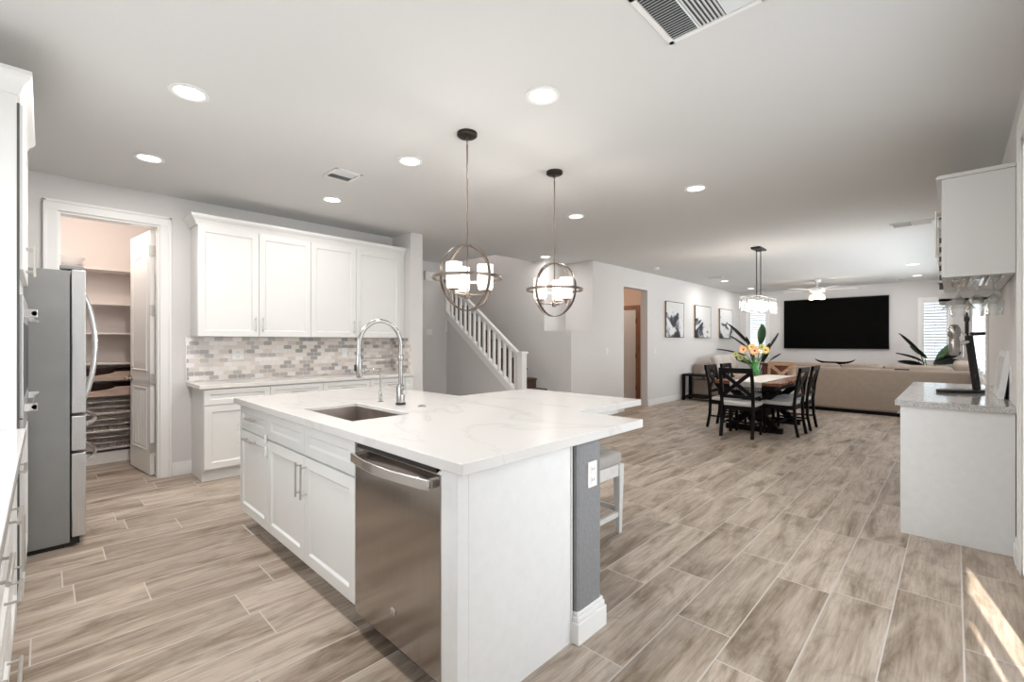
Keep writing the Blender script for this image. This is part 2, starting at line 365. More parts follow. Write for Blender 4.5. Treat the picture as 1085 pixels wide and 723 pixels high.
def rounded(x0, x1, y0, y1, z0, z1, puff=0.0):
    """soft cushion: a subdivided box pinched at the corners"""
    mb = MB(); n = 8
    cx, cy, cz = (x0 + x1) / 2, (y0 + y1) / 2, (z0 + z1) / 2; hx, hy, hz = (x1 - x0) / 2, (y1 - y0) / 2, (z1 - z0) / 2
    bmesh.ops.create_cube(mb.bm, size=2.0); bmesh.ops.subdivide_edges(mb.bm, edges=mb.bm.edges[:], cuts=n, use_grid_fill=True)
    mn = min(hx, hy, hz); rr = mn * 0.75
    for v in mb.bm.verts:
        p = Vector((v.co.x * hx, v.co.y * hy, v.co.z * hz))
        q = Vector((max(-hx + rr, min(hx - rr, p.x)), max(-hy + rr, min(hy - rr, p.y)), max(-hz + rr, min(hz - rr, p.z))))
        d = p - q
        if d.length > 1e-6: p = q + d.normalized() * rr
        if puff:
            k = sorted(((hx, 0), (hy, 1), (hz, 2)))[0][1]; o = [i for i in range(3) if i != k]
            hh = (hx, hy, hz); f = (1 - (p[o[0]] / hh[o[0]]) ** 2) * (1 - (p[o[1]] / hh[o[1]]) ** 2)
            p[k] *= (1 - puff) + puff * 2 * f
        v.co = p + Vector((cx, cy, cz))
    return mb

# ------------------------------------------------------------------ room shell
H = 2.73
XL, XLV, XR, YB, YF = -5.48, -4.50, 0.27, -0.72, 14.16
XH, YS0, YS1 = -6.62, 5.10, 6.02                    # hall side wall, stair front and back
struct(MB().box(-7.9, 0.5, -0.9, 14.4, -0.1, 0.0).build('floor', 'plank_tile'))
xs = [-7.9, -5.35, 0.29]; ys = [-0.9, YS0, 6.63, 14.4]
struct(MB().cells(xs, ys, H, H + 0.12, lambda i, j: not (i == 0 and j == 1)).build('ceiling', 'ceiling_paint'))
struct(MB().box(-7.9, -5.2, 4.9, 6.8, 4.6, 4.7).build('ceiling_stairwell', 'ceiling_paint'))
def wall(name, axis, p0, p1, a0, a1, z0=0.0, z1=H, holes=(), material='wall_paint'):
    xs = sorted({a0, a1, *[h[0] for h in holes], *[h[1] for h in holes]}); zs = sorted({z0, z1, *[h[2] for h in holes], *[h[3] for h in holes]})
    def fill(i, j):
        cx, cz = (xs[i] + xs[i + 1]) / 2, (zs[j] + zs[j + 1]) / 2
        return not any(h[0] < cx < h[1] and h[2] < cz < h[3] for h in holes)
    return struct(MB().cells(xs, zs, p0, p1, fill, axis).build(name, material))
PD0, PD1, PDZ = 0.082, 0.776, 2.43                  # pantry doorway
wall('wall_left', 'x', XL - 0.12, XL, YB, 3.30, holes=[(PD0, PD1, -0.0, PDZ)])
wall('wall_stub', 'y', 3.30, 3.48, XL - 0.12, -5.03)
wall('wall_hall', 'x', XH - 0.1, XH, 3.3, YS0)
wall('wall_hall_back', 'y', 3.31, 3.41, XH, XL - 0.12)
# wall under the stairs follows the stringer
mbs = MB().prism([(-6.72, 0), (-4.80, 0), (-4.80, 0.42), (-6.72, 1.88)], YS0, YS0 + 0.08, 'y'); struct(mbs.build('wall_under_stairs', 'wall_paint'))
wall('wall_stair_side', 'x', -7.9, -7.8, YS0 - 0.1, 6.7, 0, 4.6)
wall('wall_stair_front', 'y', YS0 - 0.1, YS0, -7.9, XH - 0.1, 0, 4.6)
wall('wall_stair_front_upper', 'y', YS0 - 0.1, YS0, XH - 0.1, -5.35, H + 0.12, 4.6)
wall('wall_stair_back', 'y', YS1, YS1 + 0.1, -7.8, -5.08, 0, 4.6)
wall('wall_stair_back_low', 'y', YS1, YS1 + 0.1, -5.08, XLV, 0, 1.505)
wall('wall_stair_return', 'x', -5.18, -5.08, YS1 + 0.1, 6.63)
wall('wall_stairwell_upper', 'x', -5.35, -5.25, YS0, 6.63, H + 0.12, 4.6)
wall('wall_ledge_side', 'x', XLV - 0.1, XLV, YS1 + 0.1, 6.63, 0, 1.505)
wall('wall_ledge_back', 'y', 6.63, 6.73, -5.18, XLV - 0.14)
struct(MB().box(-5.08, XLV - 0.1, YS1 + 0.1, 6.63, 1.44, 1.505).build('trim_1', 'wall_paint'))
DH0, DH1, DHZ = 7.67, 8.60, 2.37
wall('wall_living_left', 'x', XLV - 0.14, XLV, 6.63, YF, holes=[(DH0, DH1, 0, DHZ)])
wall('wall_back', 'y', YF, YF + 0.12, XLV - 0.14, XR + 0.12, holes=[(-4.25, -3.78, 0.95, 2.17), (-0.54, -0.10, 0.85, 2.27)])
wall('wall_right', 'x', XR, XR + 0.12, 3.80, YF, holes=[(7.3, 12.6, 0.85, 2.27)])
wall('wall_right_near', 'x', XR, XR + 0.03, YB, 3.80, holes=[(1.0, 3.80, 0, 2.44)])
wall('wall_behind', 'y', YB - 0.12, YB, XL - 0.12, XR + 0.12, holes=[(-3.0, -0.8, 1.1, 2.0)])
# pantry interior
for nm, ax, a, b, c, d in (('wall_pantry_back', 'x', -7.02, -6.92, -0.72, 1.3), ('wall_pantry_near', 'y', -0.72, -0.62, -6.92, XL - 0.12), ('wall_pantry_far', 'y', 0.93, 1.03, -6.92, XL - 0.12)):
    wall(nm, ax, a, b, c, d, material='pantry_paint')
# little hall behind the doorway of the living room
wall('wall_bedroom_hall', 'x', -6.32, -6.22, 7.2, 12.2, material='hall_paint')
wall('wall_bedroom_hall_near', 'y', 7.1, 7.2, -6.32, XLV - 0.14, material='hall_paint')
wall('wall_bedroom_hall_far', 'y', 9.62, 9.72, -6.22, -4.64, material='hall_paint', holes=[(-5.95, -5.32, 0, 2.08)])

# baseboards
def baseboard(name, pts, h=0.13, t=0.016):
    mb = MB()
    for (x0, x1, y0, y1) in pts:
        mb.box(x0, x1, y0, y1, 0, h * 0.72)
        # thinner cap
        if x1 - x0 < y1 - y0: mb.box(x0, x0 + (x1 - x0) * 0.55, y0, y1, h * 0.72, h) if name != 'baseboard_right' else mb.box(x1 - (x1 - x0) * 0.55, x1, y0, y1, h * 0.72, h)
        else: mb.box(x0, x1, y1 - (y1 - y0) * 0.55, y1, h * 0.72, h)
    return struct(mb.build(name, 'white_trim', bevel=0.002))
baseboard('baseboard_left', [(XL, XL + 0.016, 0.87, 1.035), (XL, XL + 0.016, YB + 0.7, -0.02)])
baseboard('baseboard_living', [(XLV, XLV + 0.016, YS1, DH0), (XLV, XLV + 0.016, DH1, YF)])
baseboard('baseboard_back', [(XLV + 0.016, XR - 0.02, YF - 0.016, YF)])
baseboard('baseboard_right', [(XR - 0.016, XR, 3.96, 4.10), (XR - 0.016, XR, 6.06, YF - 0.02)])
baseboard('baseboard_hall', [(XH, XH + 0.016, 3.45, YS0)])
# casings
def casing(name, x, out, y0, y1, z, w=0.085, dp=0.022):        # around an opening in a wall of constant x; out = +1/-1 direction of the room
    xa, xb = sorted((x, x + out * dp)); xc, xd = sorted((x, x + out * dp * 1.5)); mb = MB()
    mb.box(xa, xb, y0 - w, y0, 0, z); mb.box(xa, xb, y1, y1 + w, 0, z); mb.box(xa, xb, y0 - w, y1 + w, z, z + w)
    mb.box(xc, xd, y0 - w - 0.004, y0 - w + 0.018, 0, z + w); mb.box(xc, xd, y1 + w - 0.018, y1 + w + 0.004, 0, z + w); mb.box(xc, xd, y0 - w - 0.004, y1 + w + 0.004, z + w - 0.018, z + w + 0.004)
    return struct(mb.build(name, 'white_trim', bevel=0.003))
casing('trim_2', XL, 1, PD0, PD1, PDZ)
struct(MB().box(XL - 0.12, XL, PD0, PD0 + 0.018, 0, PDZ).box(XL - 0.12, XL, PD1 - 0.018, PD1, 0, PDZ).box(XL - 0.12, XL, PD0 + 0.018, PD1 - 0.018, PDZ - 0.018, PDZ).build('trim_3', 'white_trim'))
casing('trim_4', XR, -1, 1.0, 3.80, 2.44, 0.11, 0.009)

# windows with louvred shutters
def window(name, loc, rz, w, h, panels=1, slat=0.065, arch_w=0.07):
    """local x along the wall, y into the wall (0 = room face), z up"""
    o = struct(bpy.data.objects.new(name, None)); COL.objects.link(o); o.location = loc; o.rotation_euler = (0, 0, rz)
    f = MB(); t = 0.035
    f.box(-arch_w, 0, -0.025, 0.0, -arch_w, h + arch_w).box(w, w + arch_w, -0.025, 0.0, -arch_w, h + arch_w).box(0, w, -0.025, 0, h, h + arch_w).box(0, w, -0.025, 0, -arch_w, 0)
    f.build('window_frame', 'white_trim', o, bevel=0.004)
    pw = w / panels
    for p in range(panels):
        a = p * pw; s = MB(); s.box(a + 0.002, a + t, 0.0, 0.03, 0, h).box(a + pw - t, a + pw - 0.002, 0.0, 0.03, 0, h).box(a + t, a + pw - t, 0, 0.03, 0, 0.06).box(a + t, a + pw - t, 0, 0.03, h - 0.06, h)
        sh = s.build('shutter_frame', 'louver_white', o)
        lv = MB(); n = int((h - 0.13) / slat)
        for k in range(n):
            zc = 0.065 + (k + 0.5) * (h - 0.13) / n
            lv.box(a + t, a + pw - t, -0.03, 0.03, -0.004, 0.004, Matrix.Translation((0, 0.015, zc)) @ Matrix.Rotation(R(-28), 4, 'X'))
        lv.build('louvers', 'louver_white', sh)
        MB().box(a + pw / 2 - 0.005, a + pw / 2 + 0.005, -0.03, -0.02, 0.07, h - 0.07).build('tilt_rod', 'louver_white', sh)
    MB().box(0.0, w, 0.07, 0.075, 0, h).build('pane', 'clear_glass', o)
    return o
window('window_1', (-4.25, YF, 0.95), 0, 0.47, 1.22)
window('window_2', (-0.54, YF, 0.85), 0, 0.44, 1.42)
window('window_3', (XR, 12.6, 0.85), R(-90), 5.3, 1.42, 6)
# sliding glass door beside the camera (frame with vertical mullions)
d2 = struct(bpy.data.objects.new('door_2', None)); COL.objects.link(d2); d2.location = (XR + 0.012, 1.0, 0)
mb = MB()
for y in (0.0, 0.96, 1.78, 2.76): mb.box(-0.01, 0.01, y, y + 0.04, 0, 2.44)
mb.box(-0.01, 0.01, 0, 2.8, 0, 0.03).box(-0.01, 0.01, 0, 2.8, 2.40, 2.44); mb.build('door_frame', 'white_trim', d2)
mb = MB()
for k in range(20):
    y = 0.10 + k * 0.135
    if 1.20 < y < 1.70: continue
    if 0.84 < y < 1.0: continue
    mb.box(-0.006 + 0.002 * (k % 2), -0.004 + 0.002 * (k % 2), y - 0.072, y + 0.070, 0.02, 2.38)
mb.build('sun_stripe_slats', 'louver_white', d2)  # unseen slats added, their gaps cut the sun into floor stripes
# unseen window added behind the camera to go with the fill lamp
d3 = struct(bpy.data.objects.new('added_fill_window', None)); COL.objects.link(d3); d3.location = (-3.0, YB, 1.1)
MB().box(0, 2.2, -0.08, -0.04, 0, 0.05).box(0, 2.2, -0.08, -0.04, 0.85, 0.9).box(0, 0.05, -0.08, -0.04, 0, 0.9).box(2.15, 2.2, -0.08, -0.04, 0, 0.9).box(1.08, 1.12, -0.08, -0.04, 0, 0.9).build('window_frame', 'white_trim', d3)
MB().box(0.05, 2.15, -0.062, -0.058, 0.05, 0.85).build('pane', 'clear_glass', d3)

# ------------------------------------------------------------------ cabinets
def bar_pull(kind, a, b, c, off=0.032, r=0.0055):     # kind 'v': x=a, z from b to c ; 'h': z=a, x from b to c.  front plane y=0, sticking out to -y
    mb = MB()
    if kind == 'v':
        mb.tube([(a, -off, b), (a, -off, c)], r)
        for z in (b + 0.02, c - 0.02): mb.tube([(a, -off, z), (a, 0, z)], r * 0.8, 8)
    else:
        mb.tube([(b, -off, a), (c, -off, a)], r)
        for x in (b + 0.02, c - 0.02): mb.tube([(x, -off, a), (x, 0, a)], r * 0.8, 8)
    return mb
def shaker(x0, x1, z0, z1, t=0.02, rail=0.058, rec=0.011, gap=0.002):
    x0 += gap; x1 -= gap; z0 += gap; z1 -= gap; mb = MB(); rl = min(rail, (z1 - z0) * 0.32, (x1 - x0) * 0.3)
    O = [(x0, z0), (x1, z0), (x1, z1), (x0, z1)]; b = rl
    I = [(x0 + b, z0 + b), (x1 - b, z0 + b), (x1 - b, z1 - b), (x0 + b, z1 - b)]; b += 0.010
    J = [(x0 + b, z0 + b), (x1 - b, z0 + b), (x1 - b, z1 - b), (x0 + b, z1 - b)]
    V = lambda P, y: [mb.bm.verts.new((p[0], y, p[1])) for p in P]
    vO, vI, vJ, vB = V(O, -t), V(I, -t), V(J, -t + rec), V(O, 0)
    for i in range(4):
        j = (i + 1) % 4
        mb.bm.faces.new((vO[i], vO[j], vI[j], vI[i])); mb.bm.faces.new((vI[i], vI[j], vJ[j], vJ[i])); mb.bm.faces.new((vB[i], vB[j], vO[j], vO[i]))
    mb.bm.faces.new(vJ); mb.bm.faces.new(vB[::-1])
    return mb
def cabinet(name, label, loc, rz, w, d, h, toe=0.10, fronts=(), material='cabinet_white', cat='cabinet', group=None, toe_rec=0.06):
    t = thing(name, label, cat, loc, rz, group)
    mb = MB().box(0, w, 0.0, d, toe, h)
    if toe: mb.box(0, w, toe_rec, d, 0, toe)
    mb.build('body', material, t)
    for kind, x0, x1, z0, z1, hd in fronts:
        dr = shaker(x0, x1, z0, z1).build('drawer_front' if kind == 'drawer' else 'door', material, t, bevel=0.0015)
        if hd:
            p = bar_pull(*hd).build('handle', 'nickel', dr, smooth=True); p.location = (0, -0.02, 0)
    return t

# ---- kitchen island
ISY = 0.997                                         # carcass front; doors stand 2 cm proud
isl = thing('kitchen_island', 'large white kitchen island with T-shaped white quartz top and sink', 'kitchen island', (-3.66, ISY, 0))
x0i, x1i = -3.66, -1.195
def L(x): return x + 3.66
def lb(mb, xa, xb, ya, yb, za, zb): return mb.box(L(xa), L(xb), ya - ISY, yb - ISY, za, zb)
mb = MB(); lb(mb, x0i, -3.09, ISY, 1.60, 0.125, 0.874); lb(mb, -3.09, -1.936, ISY, 1.60, 0.125, 0.62); lb(mb, -3.09, -1.936, ISY, 1.04, 0.62, 0.874); lb(mb, -3.09, -1.936, 1.46, 1.60, 0.62, 0.874)
lb(mb, x0i, -1.936, ISY + 0.085, 1.60, 0, 0.125); lb(mb, -1.956, -1.936, ISY, 1.6, 0.125, 0.874)
mb.build('body', 'cabinet_white', isl)
mb = MB(); lb(mb, -1.286, -1.197, ISY - 0.03, ISY + 0.02, 0, 0.874); lb(mb, -1.225, -1.197, ISY + 0.02, 1.60, 0, 0.874); mb.build('end_panel', 'panel_white', isl, bevel=0.002)
mb = MB(); lb(mb, -1.225, -1.190, 1.595, 1.60, 0.0, 0.874); mb.build('corner_bead', 'white_trim', isl)
# gray textured knee wall behind the cabinets with a bullnose corner
mb = MB(); lb(mb, x0i, -1.172, 1.61, 1.80, 0, 0.874); mb.build('knee_wall', 'column_gray', isl, bevel=0.018)
mb = MB(); lb(mb, -1.235, -1.155, 1.598, 1.818, 0, 0.095); lb(mb, -1.235, -1.162, 1.602, 1.812, 0.095, 0.118); lb(mb, -1.235, -1.167, 1.606, 1.806, 0.118, 0.135)
lb(mb, x0i, -1.235, 1.80, 1.818, 0, 0.135); mb.build('baseboard', 'white_trim', isl, bevel=0.005)
# extension under the wing of the T: apron and support panel
mb = MB(); lb(mb, -2.50, -1.66, 2.24, 2.76, 0.82, 0.874); mb.build('apron', 'cabinet_white', isl, bevel=0.003)
mb = MB(); lb(mb, -2.50, -2.44, 1.82, 2.80, 0, 0.82); mb.build('support_panel', 'column_gray', isl)
# doors, drawer fronts
tr = shaker(L(-3.66), L(-3.09), 0.70, 0.866); tr = tr.build('drawer_front', 'cabinet_white', isl, bevel=0.0015)
bar_pull('h', 0.79, L(-3.455), L(-3.30)).build('handle', 'nickel', tr, smooth=True).location = (0, -0.02, 0)
dd = shaker(L(-3.66), L(-3.09), 0.12, 0.694).build('door', 'cabinet_white', isl, bevel=0.0015)
bar_pull('h', 0.645, L(-3.50), L(-3.30)).build('handle', 'nickel', dd, smooth=True).location = (0, -0.02, 0)
for xa, xb, hx in ((-3.09, -2.513, -2.548), (-2.513, -1.936, -2.478)):
    shaker(L(xa), L(xb), 0.70, 0.866).build('false_drawer_front', 'cabinet_white', isl, bevel=0.0015)
    dd = shaker(L(xa), L(xb), 0.12, 0.694).build('door', 'cabinet_white', isl, bevel=0.0015)
    bar_pull('v', L(hx), 0.475, 0.66).build('handle', 'nickel', dd, smooth=True).location = (0, -0.02, 0)
# child lock latches on the end cabinet
for xx, zz in ((-3.10, 0.70), (-3.10, 0.62), (-3.655, 0.70), (-3.655, 0.62)):
    MB().box(L(xx) - 0.012, L(xx) + 0.012, -0.034, -0.02, zz - 0.03, zz + 0.03).build('child_latch', 'white_plastic', isl, bevel=0.005)
# T-shaped quartz top with sink cut-out
xs = [-3.668, -2.77, -2.605, -2.15, -1.545, -1.136]; ys = [0.938, 1.070, 1.41, 2.125, 2.865]
def fl(i, j):
    cx, cy = (xs[i] + xs[i + 1]) / 2, (ys[j] + ys[j + 1]) / 2
    if -2.77 < cx < -2.15 and 1.07 < cy < 1.41: return False
    if cy > 2.125 and not (-2.605 < cx < -1.545): return False
    return True
mb = MB().cells([L(x) for x in xs], [y - ISY for y in ys], 0.875, 0.915, fl)
mb.build('countertop', 'quartz', isl, bevel=0.003)
mb = MB(); t = 0.006
sx0, sx1, sy0, sy1, sz = -2.7695, -2.1505, 1.0705, 1.4095, 0.69
lb(mb, sx0, sx1, sy0, sy1, sz, sz + 0.008); lb(mb, sx0, sx0 + t, sy0, sy1, sz, 0.898); lb(mb, sx1 - t, sx1, sy0, sy1, sz, 0.898); lb(mb, sx0, sx1, sy0, sy0 + t, sz, 0.898); lb(mb, sx0, sx1, sy1 - t, sy1, sz, 0.898)
sk = mb.build('sink_basin', 'sink_steel', isl)
MB().lathe([(0.045, 0), (0.045, 0.004), (0.03, 0.006), (0.0, 0.003)], (L(-2.45), 1.25 - ISY, sz + 0.008)).build('drain', 'chrome', sk, smooth=True)

# outlet on the column
def plate(name, label, loc, rz, w=0.07, h=0.115, kind='outlet', cat='outlet'):
    t = thing(name, label, cat, loc, rz)
    MB().box(-w / 2, w / 2, -0.006, 0, -h / 2, h / 2).build('plate', 'white_plastic', t, bevel=0.002)
    if kind == 'outlet':
        MB().box(-0.017, 0.017, -0.009, -0.006, 0.006, 0.042).box(-0.017, 0.017, -0.009, -0.006, -0.042, -0.006).build('socket', 'white_plastic', t, bevel=0.001)
        for zz in (0.024, -0.024):
            for xx in (-0.0075, 0.0075): MB().box(xx - 0.0015, xx + 0.0015, -0.0095, -0.009, zz - 0.005, zz + 0.006).build('slot', 'vent_dark', t)
    elif kind == 'switch':
        n = max(1, round(w / 0.07))
        for k in range(n):
            cx = -w / 2 + (k + 0.5) * w / n
            MB().box(cx - 0.016, cx + 0.016, -0.010, -0.006, -0.034, 0.034).build('rocker', 'white_plastic', t, bevel=0.002)
    return t
plate('wall_outlet', 'white wall outlet on the gray textured end of the island', (-1.172, 1.72, 0.715), R(90))

# dishwasher
dw = thing('dishwasher', 'stainless steel dishwasher with curved bar handle in the island', 'dishwasher', (-1.930, 0.972, 0))
MB().box(0.005, 0.635, 0.03, 0.6, 0.10, 0.868).box(0.02, 0.62, 0.08, 0.6, 0.0, 0.10).build('body', 'black_plastic', dw)
mb = MB().prism([(0.0, 0.10), (0.0, 0.84), (0.012, 0.862), (0.03, 0.862), (0.03, 0.10)], 0.006, 0.634, 'x')
mb.build('door', 'brushed_steel', dw, bevel=0.003)
pts = []
for k in range(17):
    u = k / 16; pts.append((0.03 + u * 0.58, -0.030 - 0.032 * math.sin(PI * u), 0.805))
mb = MB()
prev = None
for k in range(16): pass
rings = []
for p in pts: rings.append([mb.bm.verts.new((p[0], p[1] + dy, p[2] + dz)) for dy, dz in ((-0.006, -0.020), (0.006, -0.020), (0.006, 0.020), (-0.006, 0.020))])
for A, B in zip(rings, rings[1:]):
    for i in range(4): mb.bm.faces.new((A[i], A[(i + 1) % 4], B[(i + 1) % 4], B[i]))
mb.bm.faces.new(rings[0]); mb.bm.faces.new(rings[-1][::-1])
mb.build('handle', 'handle_steel', dw, bevel=0.003, smooth=True)
for x in (0.045, 0.595): MB().box(x - 0.015, x + 0.015, -0.034, 0.002, 0.79, 0.82).build('handle_mount', 'handle_steel', dw, bevel=0.003)
MB().box(0.03, 0.61, -0.001, 0.003, 0.842, 0.860).build('control_strip', 'black_plastic', dw)
em = MB().lathe([(0.0, 0), (0.017, 0.0), (0.017, 0.003), (0.013, 0.004), (0.0, 0.004)], seg=24, m=Matrix.Translation((0.325, 0.0, 0.235)) @ Matrix.Rotation(R(90), 4, 'X')).build('emblem', 'chrome', dw, smooth=True)
# monogram like scroll on the round badge
sc_ = [(0.325 + 0.008 * math.cos(a) * (1 - a / 14), -0.0052, 0.235 + 0.008 * math.sin(a) * (1 - a / 14)) for a in [i * 0.4 for i in range(24)]]
MB().tube(sc_, 0.0009, 6).build('emblem_scroll', 'handle_steel', em)

# faucets
fa = thing('pull_down_faucet', 'tall chrome arched pull-down kitchen faucet behind the sink', 'faucet', (-2.50, 1.565, 0.915))
MB().lathe([(0.031, 0), (0.031, 0.014), (0.028, 0.016)], seg=24).build('base_ring', 'black_plastic', fa, smooth=True)
MB().lathe([(0.026, 0.016), (0.026, 0.115), (0.021, 0.125), (0.018, 0.13)], seg=24).build('body', 'faucet_steel', fa, smooth=True)
pts = [(0, 0, 0.12), (0, 0, 0.30)]; r = 0.140
for k in range(0, 13):
    a = PI * k / 12; pts.append((0, -r + r * math.cos(a), 0.375 + 0.148 * math.sin(a)))
pts.append((0, -2 * r, 0.31))
MB().tube(pts, 0.0135, 14).build('neck', 'faucet_steel', fa, smooth=True)
MB().lathe([(0.0, 0.185), (0.014, 0.185), (0.020, 0.195), (0.020, 0.27), (0.016, 0.315), (0.0145, 0.32)], (0, -2 * r, 0), seg=20).build('spray_head', 'faucet_steel', fa, smooth=True)
MB().box(-0.008, 0.008, -2 * r - 0.026, -2 * r - 0.018, 0.225, 0.262).build('spray_button', 'black_plastic', fa, bevel=0.002)
MB().tube([(0, 0, 0.295), (0, -2 * r + 0.02, 0.295)], 0.005, 8).build('docking_arm', 'faucet_steel', fa, smooth=True)
MB().lathe([(0.017, 0.275), (0.019, 0.28), (0.019, 0.31), (0.017, 0.315)], seg=20).build('collar', 'faucet_steel', fa, smooth=True)
lv = MB().tube([(0.02, 0, 0.085), (0.052, 0, 0.085)], 0.017, 16).tube([(0.05, 0, 0.09), (0.048, 0, 0.175)], [0.006, 0.004], 8).build('lever', 'faucet_steel', fa, smooth=True)
fb = thing('filtered_water_faucet', 'small thin chrome gooseneck water tap left of the big faucet', 'faucet', (-2.72, 1.55, 0.915))
MB().lathe([(0.022, 0), (0.022, 0.004), (0.010, 0.008), (0.010, 0.06), (0.008, 0.07)], seg=18).build('body', 'faucet_steel', fb, smooth=True)
pts = [(0, 0, 0.06), (0, 0, 0.16)] + [(0, -0.07 + 0.07 * math.cos(a), 0.17 + 0.05 * math.sin(a)) for a in [PI * 0.72 * k / 10 for k in range(11)]]
MB().tube(pts, 0.005, 10).build('neck', 'faucet_steel', fb, smooth=True)
MB().tube([(0.008, 0, 0.045), (0.03, 0, 0.05)], 0.006, 8).build('lever', 'faucet_steel', fb, smooth=True)
tag(MB().lathe([(0.024, 0), (0.024, 0.006), (0.018, 0.009), (0.0, 0.010)], seg=20).build('air_switch_button', 'faucet_steel', smooth=True), 'small round metal disposal button on island right of the faucet', 'button').location = (-2.32, 1.60, 0.915)

# ---- back kitchen run on the left wall
XF = -4.972
sp = [1.03, 1.60, 2.14, 2.70, 3.295]
for k in range(4):
    w = sp[k + 1] - sp[k]; hx = w - 0.05 if k % 2 == 0 else 0.05
    lab = ['white base cabinet at the left end of the back counter', 'white base cabinet second from the left under back counter', 'white base cabinet third from the left behind the faucet', 'white base cabinet at the right end against the wall stub'][k]
    cabinet('base_cabinet', lab, (XF - 0.02, sp[k], 0), R(90), w - 0.001, 0.484, 0.872, 0.11, [('drawer', 0.0, w, 0.72, 0.866, ('h', 0.79, w / 2 - 0.08, w / 2 + 0.08) if k else None), ('door', 0.0, w, 0.12, 0.714, ('v', hx, 0.52, 0.66) if k else None)], group='base cabinets of the back counter', toe_rec=0.05)
tag(MB().box(XL + 0.002, XF + 0.018, 0.992, 3.297, 0.874, 0.912).build('back_countertop', 'quartz_back', bevel=0.003), 'long cream quartz worktop below the mosaic backsplash', 'countertop')
up = [1.02, 1.552, 2.085, 2.62, 3.24]
labs = ['white upper cabinet door nearest the pantry, leftmost of the four', 'white upper cabinet second from the left above mosaic', 'white upper cabinet third from the left above the faucet', 'white upper cabinet beside the wall stub, rightmost of the four']
for k in range(4):
    w = up[k + 1] - up[k]; hx = w - 0.035 if k % 2 == 0 else 0.035
    cabinet('upper_cabinet', labs[k], (-5.185, up[k], 1.365), R(90), w, 0.29, 1.075, 0, [('door', 0.0, w, 0.0, 1.07, ('v', hx, 0.05, 0.20, 0.03))], group='upper cabinets over the backsplash')
# crown moulding along the top
def crown(name, label, x_face, y0, y1, z0, z1, ends=(True, True)):
    prof = [(0.0, 0.0), (0.012, 0.0), (0.018, 0.02), (0.03, 0.045), (0.055, 0.07), (0.062, 0.085), (0.062, 0.10), (0.0, 0.10)]
    s = (z1 - z0) / 0.10; prof = [(a * s * 0.9, b * s) for a, b in prof]
    return prof
pr = crown('', '', 0, 0, 0, 2.435, 2.535)
mb = MB(); XW = XL + 0.002
vsA = []
for (a, b) in pr:                                    # mitred at the near (left) end: path wall -> corner -> far end
    xf = -5.185 + 0.0; row = [(XW, up[0] - a, 2.435 + b), (xf + a, up[0] - a, 2.435 + b), (xf + a, 3.298, 2.435 + b)]
    vsA.append([mb.bm.verts.new(p) for p in row])
for A, B in zip(vsA, vsA[1:]):
    for i in range(2): mb.bm.faces.new((A[i], A[i + 1], B[i + 1], B[i]))
cap = MB()
mb.box(XW, -5.185, 3.241, 3.298, 1.365, 2.44)
tag(mb.build('crown_moulding', 'cabinet_white'), 'white crown moulding along the top of the back upper cabinets', 'moulding')
# mosaic backsplash
bs = thing('backsplash', 'gray and cream mosaic tile backsplash behind the back counter', 'backsplash', (XL, 0.986, 0.913))
MB().box(0.0005, 0.009, 0, 2.314, 0, 0.45).box(0.009, 0.45, 2.305, 2.3135, 0, 0.45).build('tiles', 'mosaic_tile', bs)
MB().box(0.0005, 0.012, -0.006, 0.0, 0, 0.456).box(0.0005, 0.012, 0, 0.035, 0.45, 0.456).build('edge_trim', 'nickel', bs)
plate('backsplash_outlet', 'white outlet plate on the mosaic left part', (XL + 0.0095, 1.44, 1.18), R(90), 0.115, 0.115)
plate('backsplash_switch', 'white switch plate on the mosaic right part', (XL + 0.0095, 2.62, 1.18), R(90), 0.07, 0.115, 'switch', 'switch')

# ---- tall oven cabinet left of the camera, run of counter and refrigerator
XT1 = -3.055; TW = 0.93
ov = thing('oven_cabinet', 'tall white cabinet holding the wall oven beside refrigerator', 'cabinet', (XT1, -0.087, 0), PI)
mb = MB().box(0, 0.03, 0, 0.63, 0.0, 2.44).box(TW - 0.03, TW, 0, 0.63, 0.0, 2.44).box(0.03, TW - 0.03, 0.0, 0.63, 1.535, 2.44).box(0.03, TW - 0.03, 0.0, 0.63, 0.10, 0.86).box(0.03, TW - 0.03, 0.60, 0.63, 0.86, 1.535)
mb.build('body', 'cabinet_white', ov)
for xa, xb, hx in ((0.012, TW / 2, TW / 2 - 0.035), (TW / 2, TW - 0.01, TW / 2 + 0.035)):
    dd = shaker(xa, xb, 1.64, 2.40).build('door', 'cabinet_white', ov, bevel=0.0015)
    bar_pull('v', hx, 1.66, 1.82).build('handle', 'nickel', dd, smooth=True).location = (0, -0.02, 0)
MB().box(0.005, 0.0135, -0.009, -0.0005, 0.12, 2.40).build('gap_shadow_strip', 'gap_shade', ov)  # dark strip standing in for the shade between side panel and doors
dd = shaker(0.012, TW - 0.01, 0.12, 0.84).build('drawer_front', 'cabinet_white', ov, bevel=0.0015)
mb = MB(); vs_ = []
for (a, b) in [(x * 0.85, z) for x, z in pr]:
    row = [(-a, 0.60, 2.435 + b), (-a, -a, 2.435 + b), (TW + a, -a, 2.435 + b), (TW + a, 0.60, 2.435 + b)]
    vs_.append([mb.bm.verts.new(p) for p in row])
for A, B in zip(vs_, vs_[1:]):
    for i in range(3): mb.bm.faces.new((A[i], A[i + 1], B[i + 1], B[i]))
mb.build('crown', 'cabinet_white', ov, solid=-0.004)
wo = thing('wall_oven', 'stainless steel wall oven with bar handles in the tall cabinet', 'oven', (XT1, -0.087, 0), PI)
MB().box(0.035, TW - 0.035, 0.0, 0.58, 0.865, 1.53).build('body', 'black_plastic', wo)
od = MB().box(0.035, TW - 0.035, -0.02, -0.001, 0.955, 1.53).build('door', 'fridge_steel', wo, bevel=0.003)
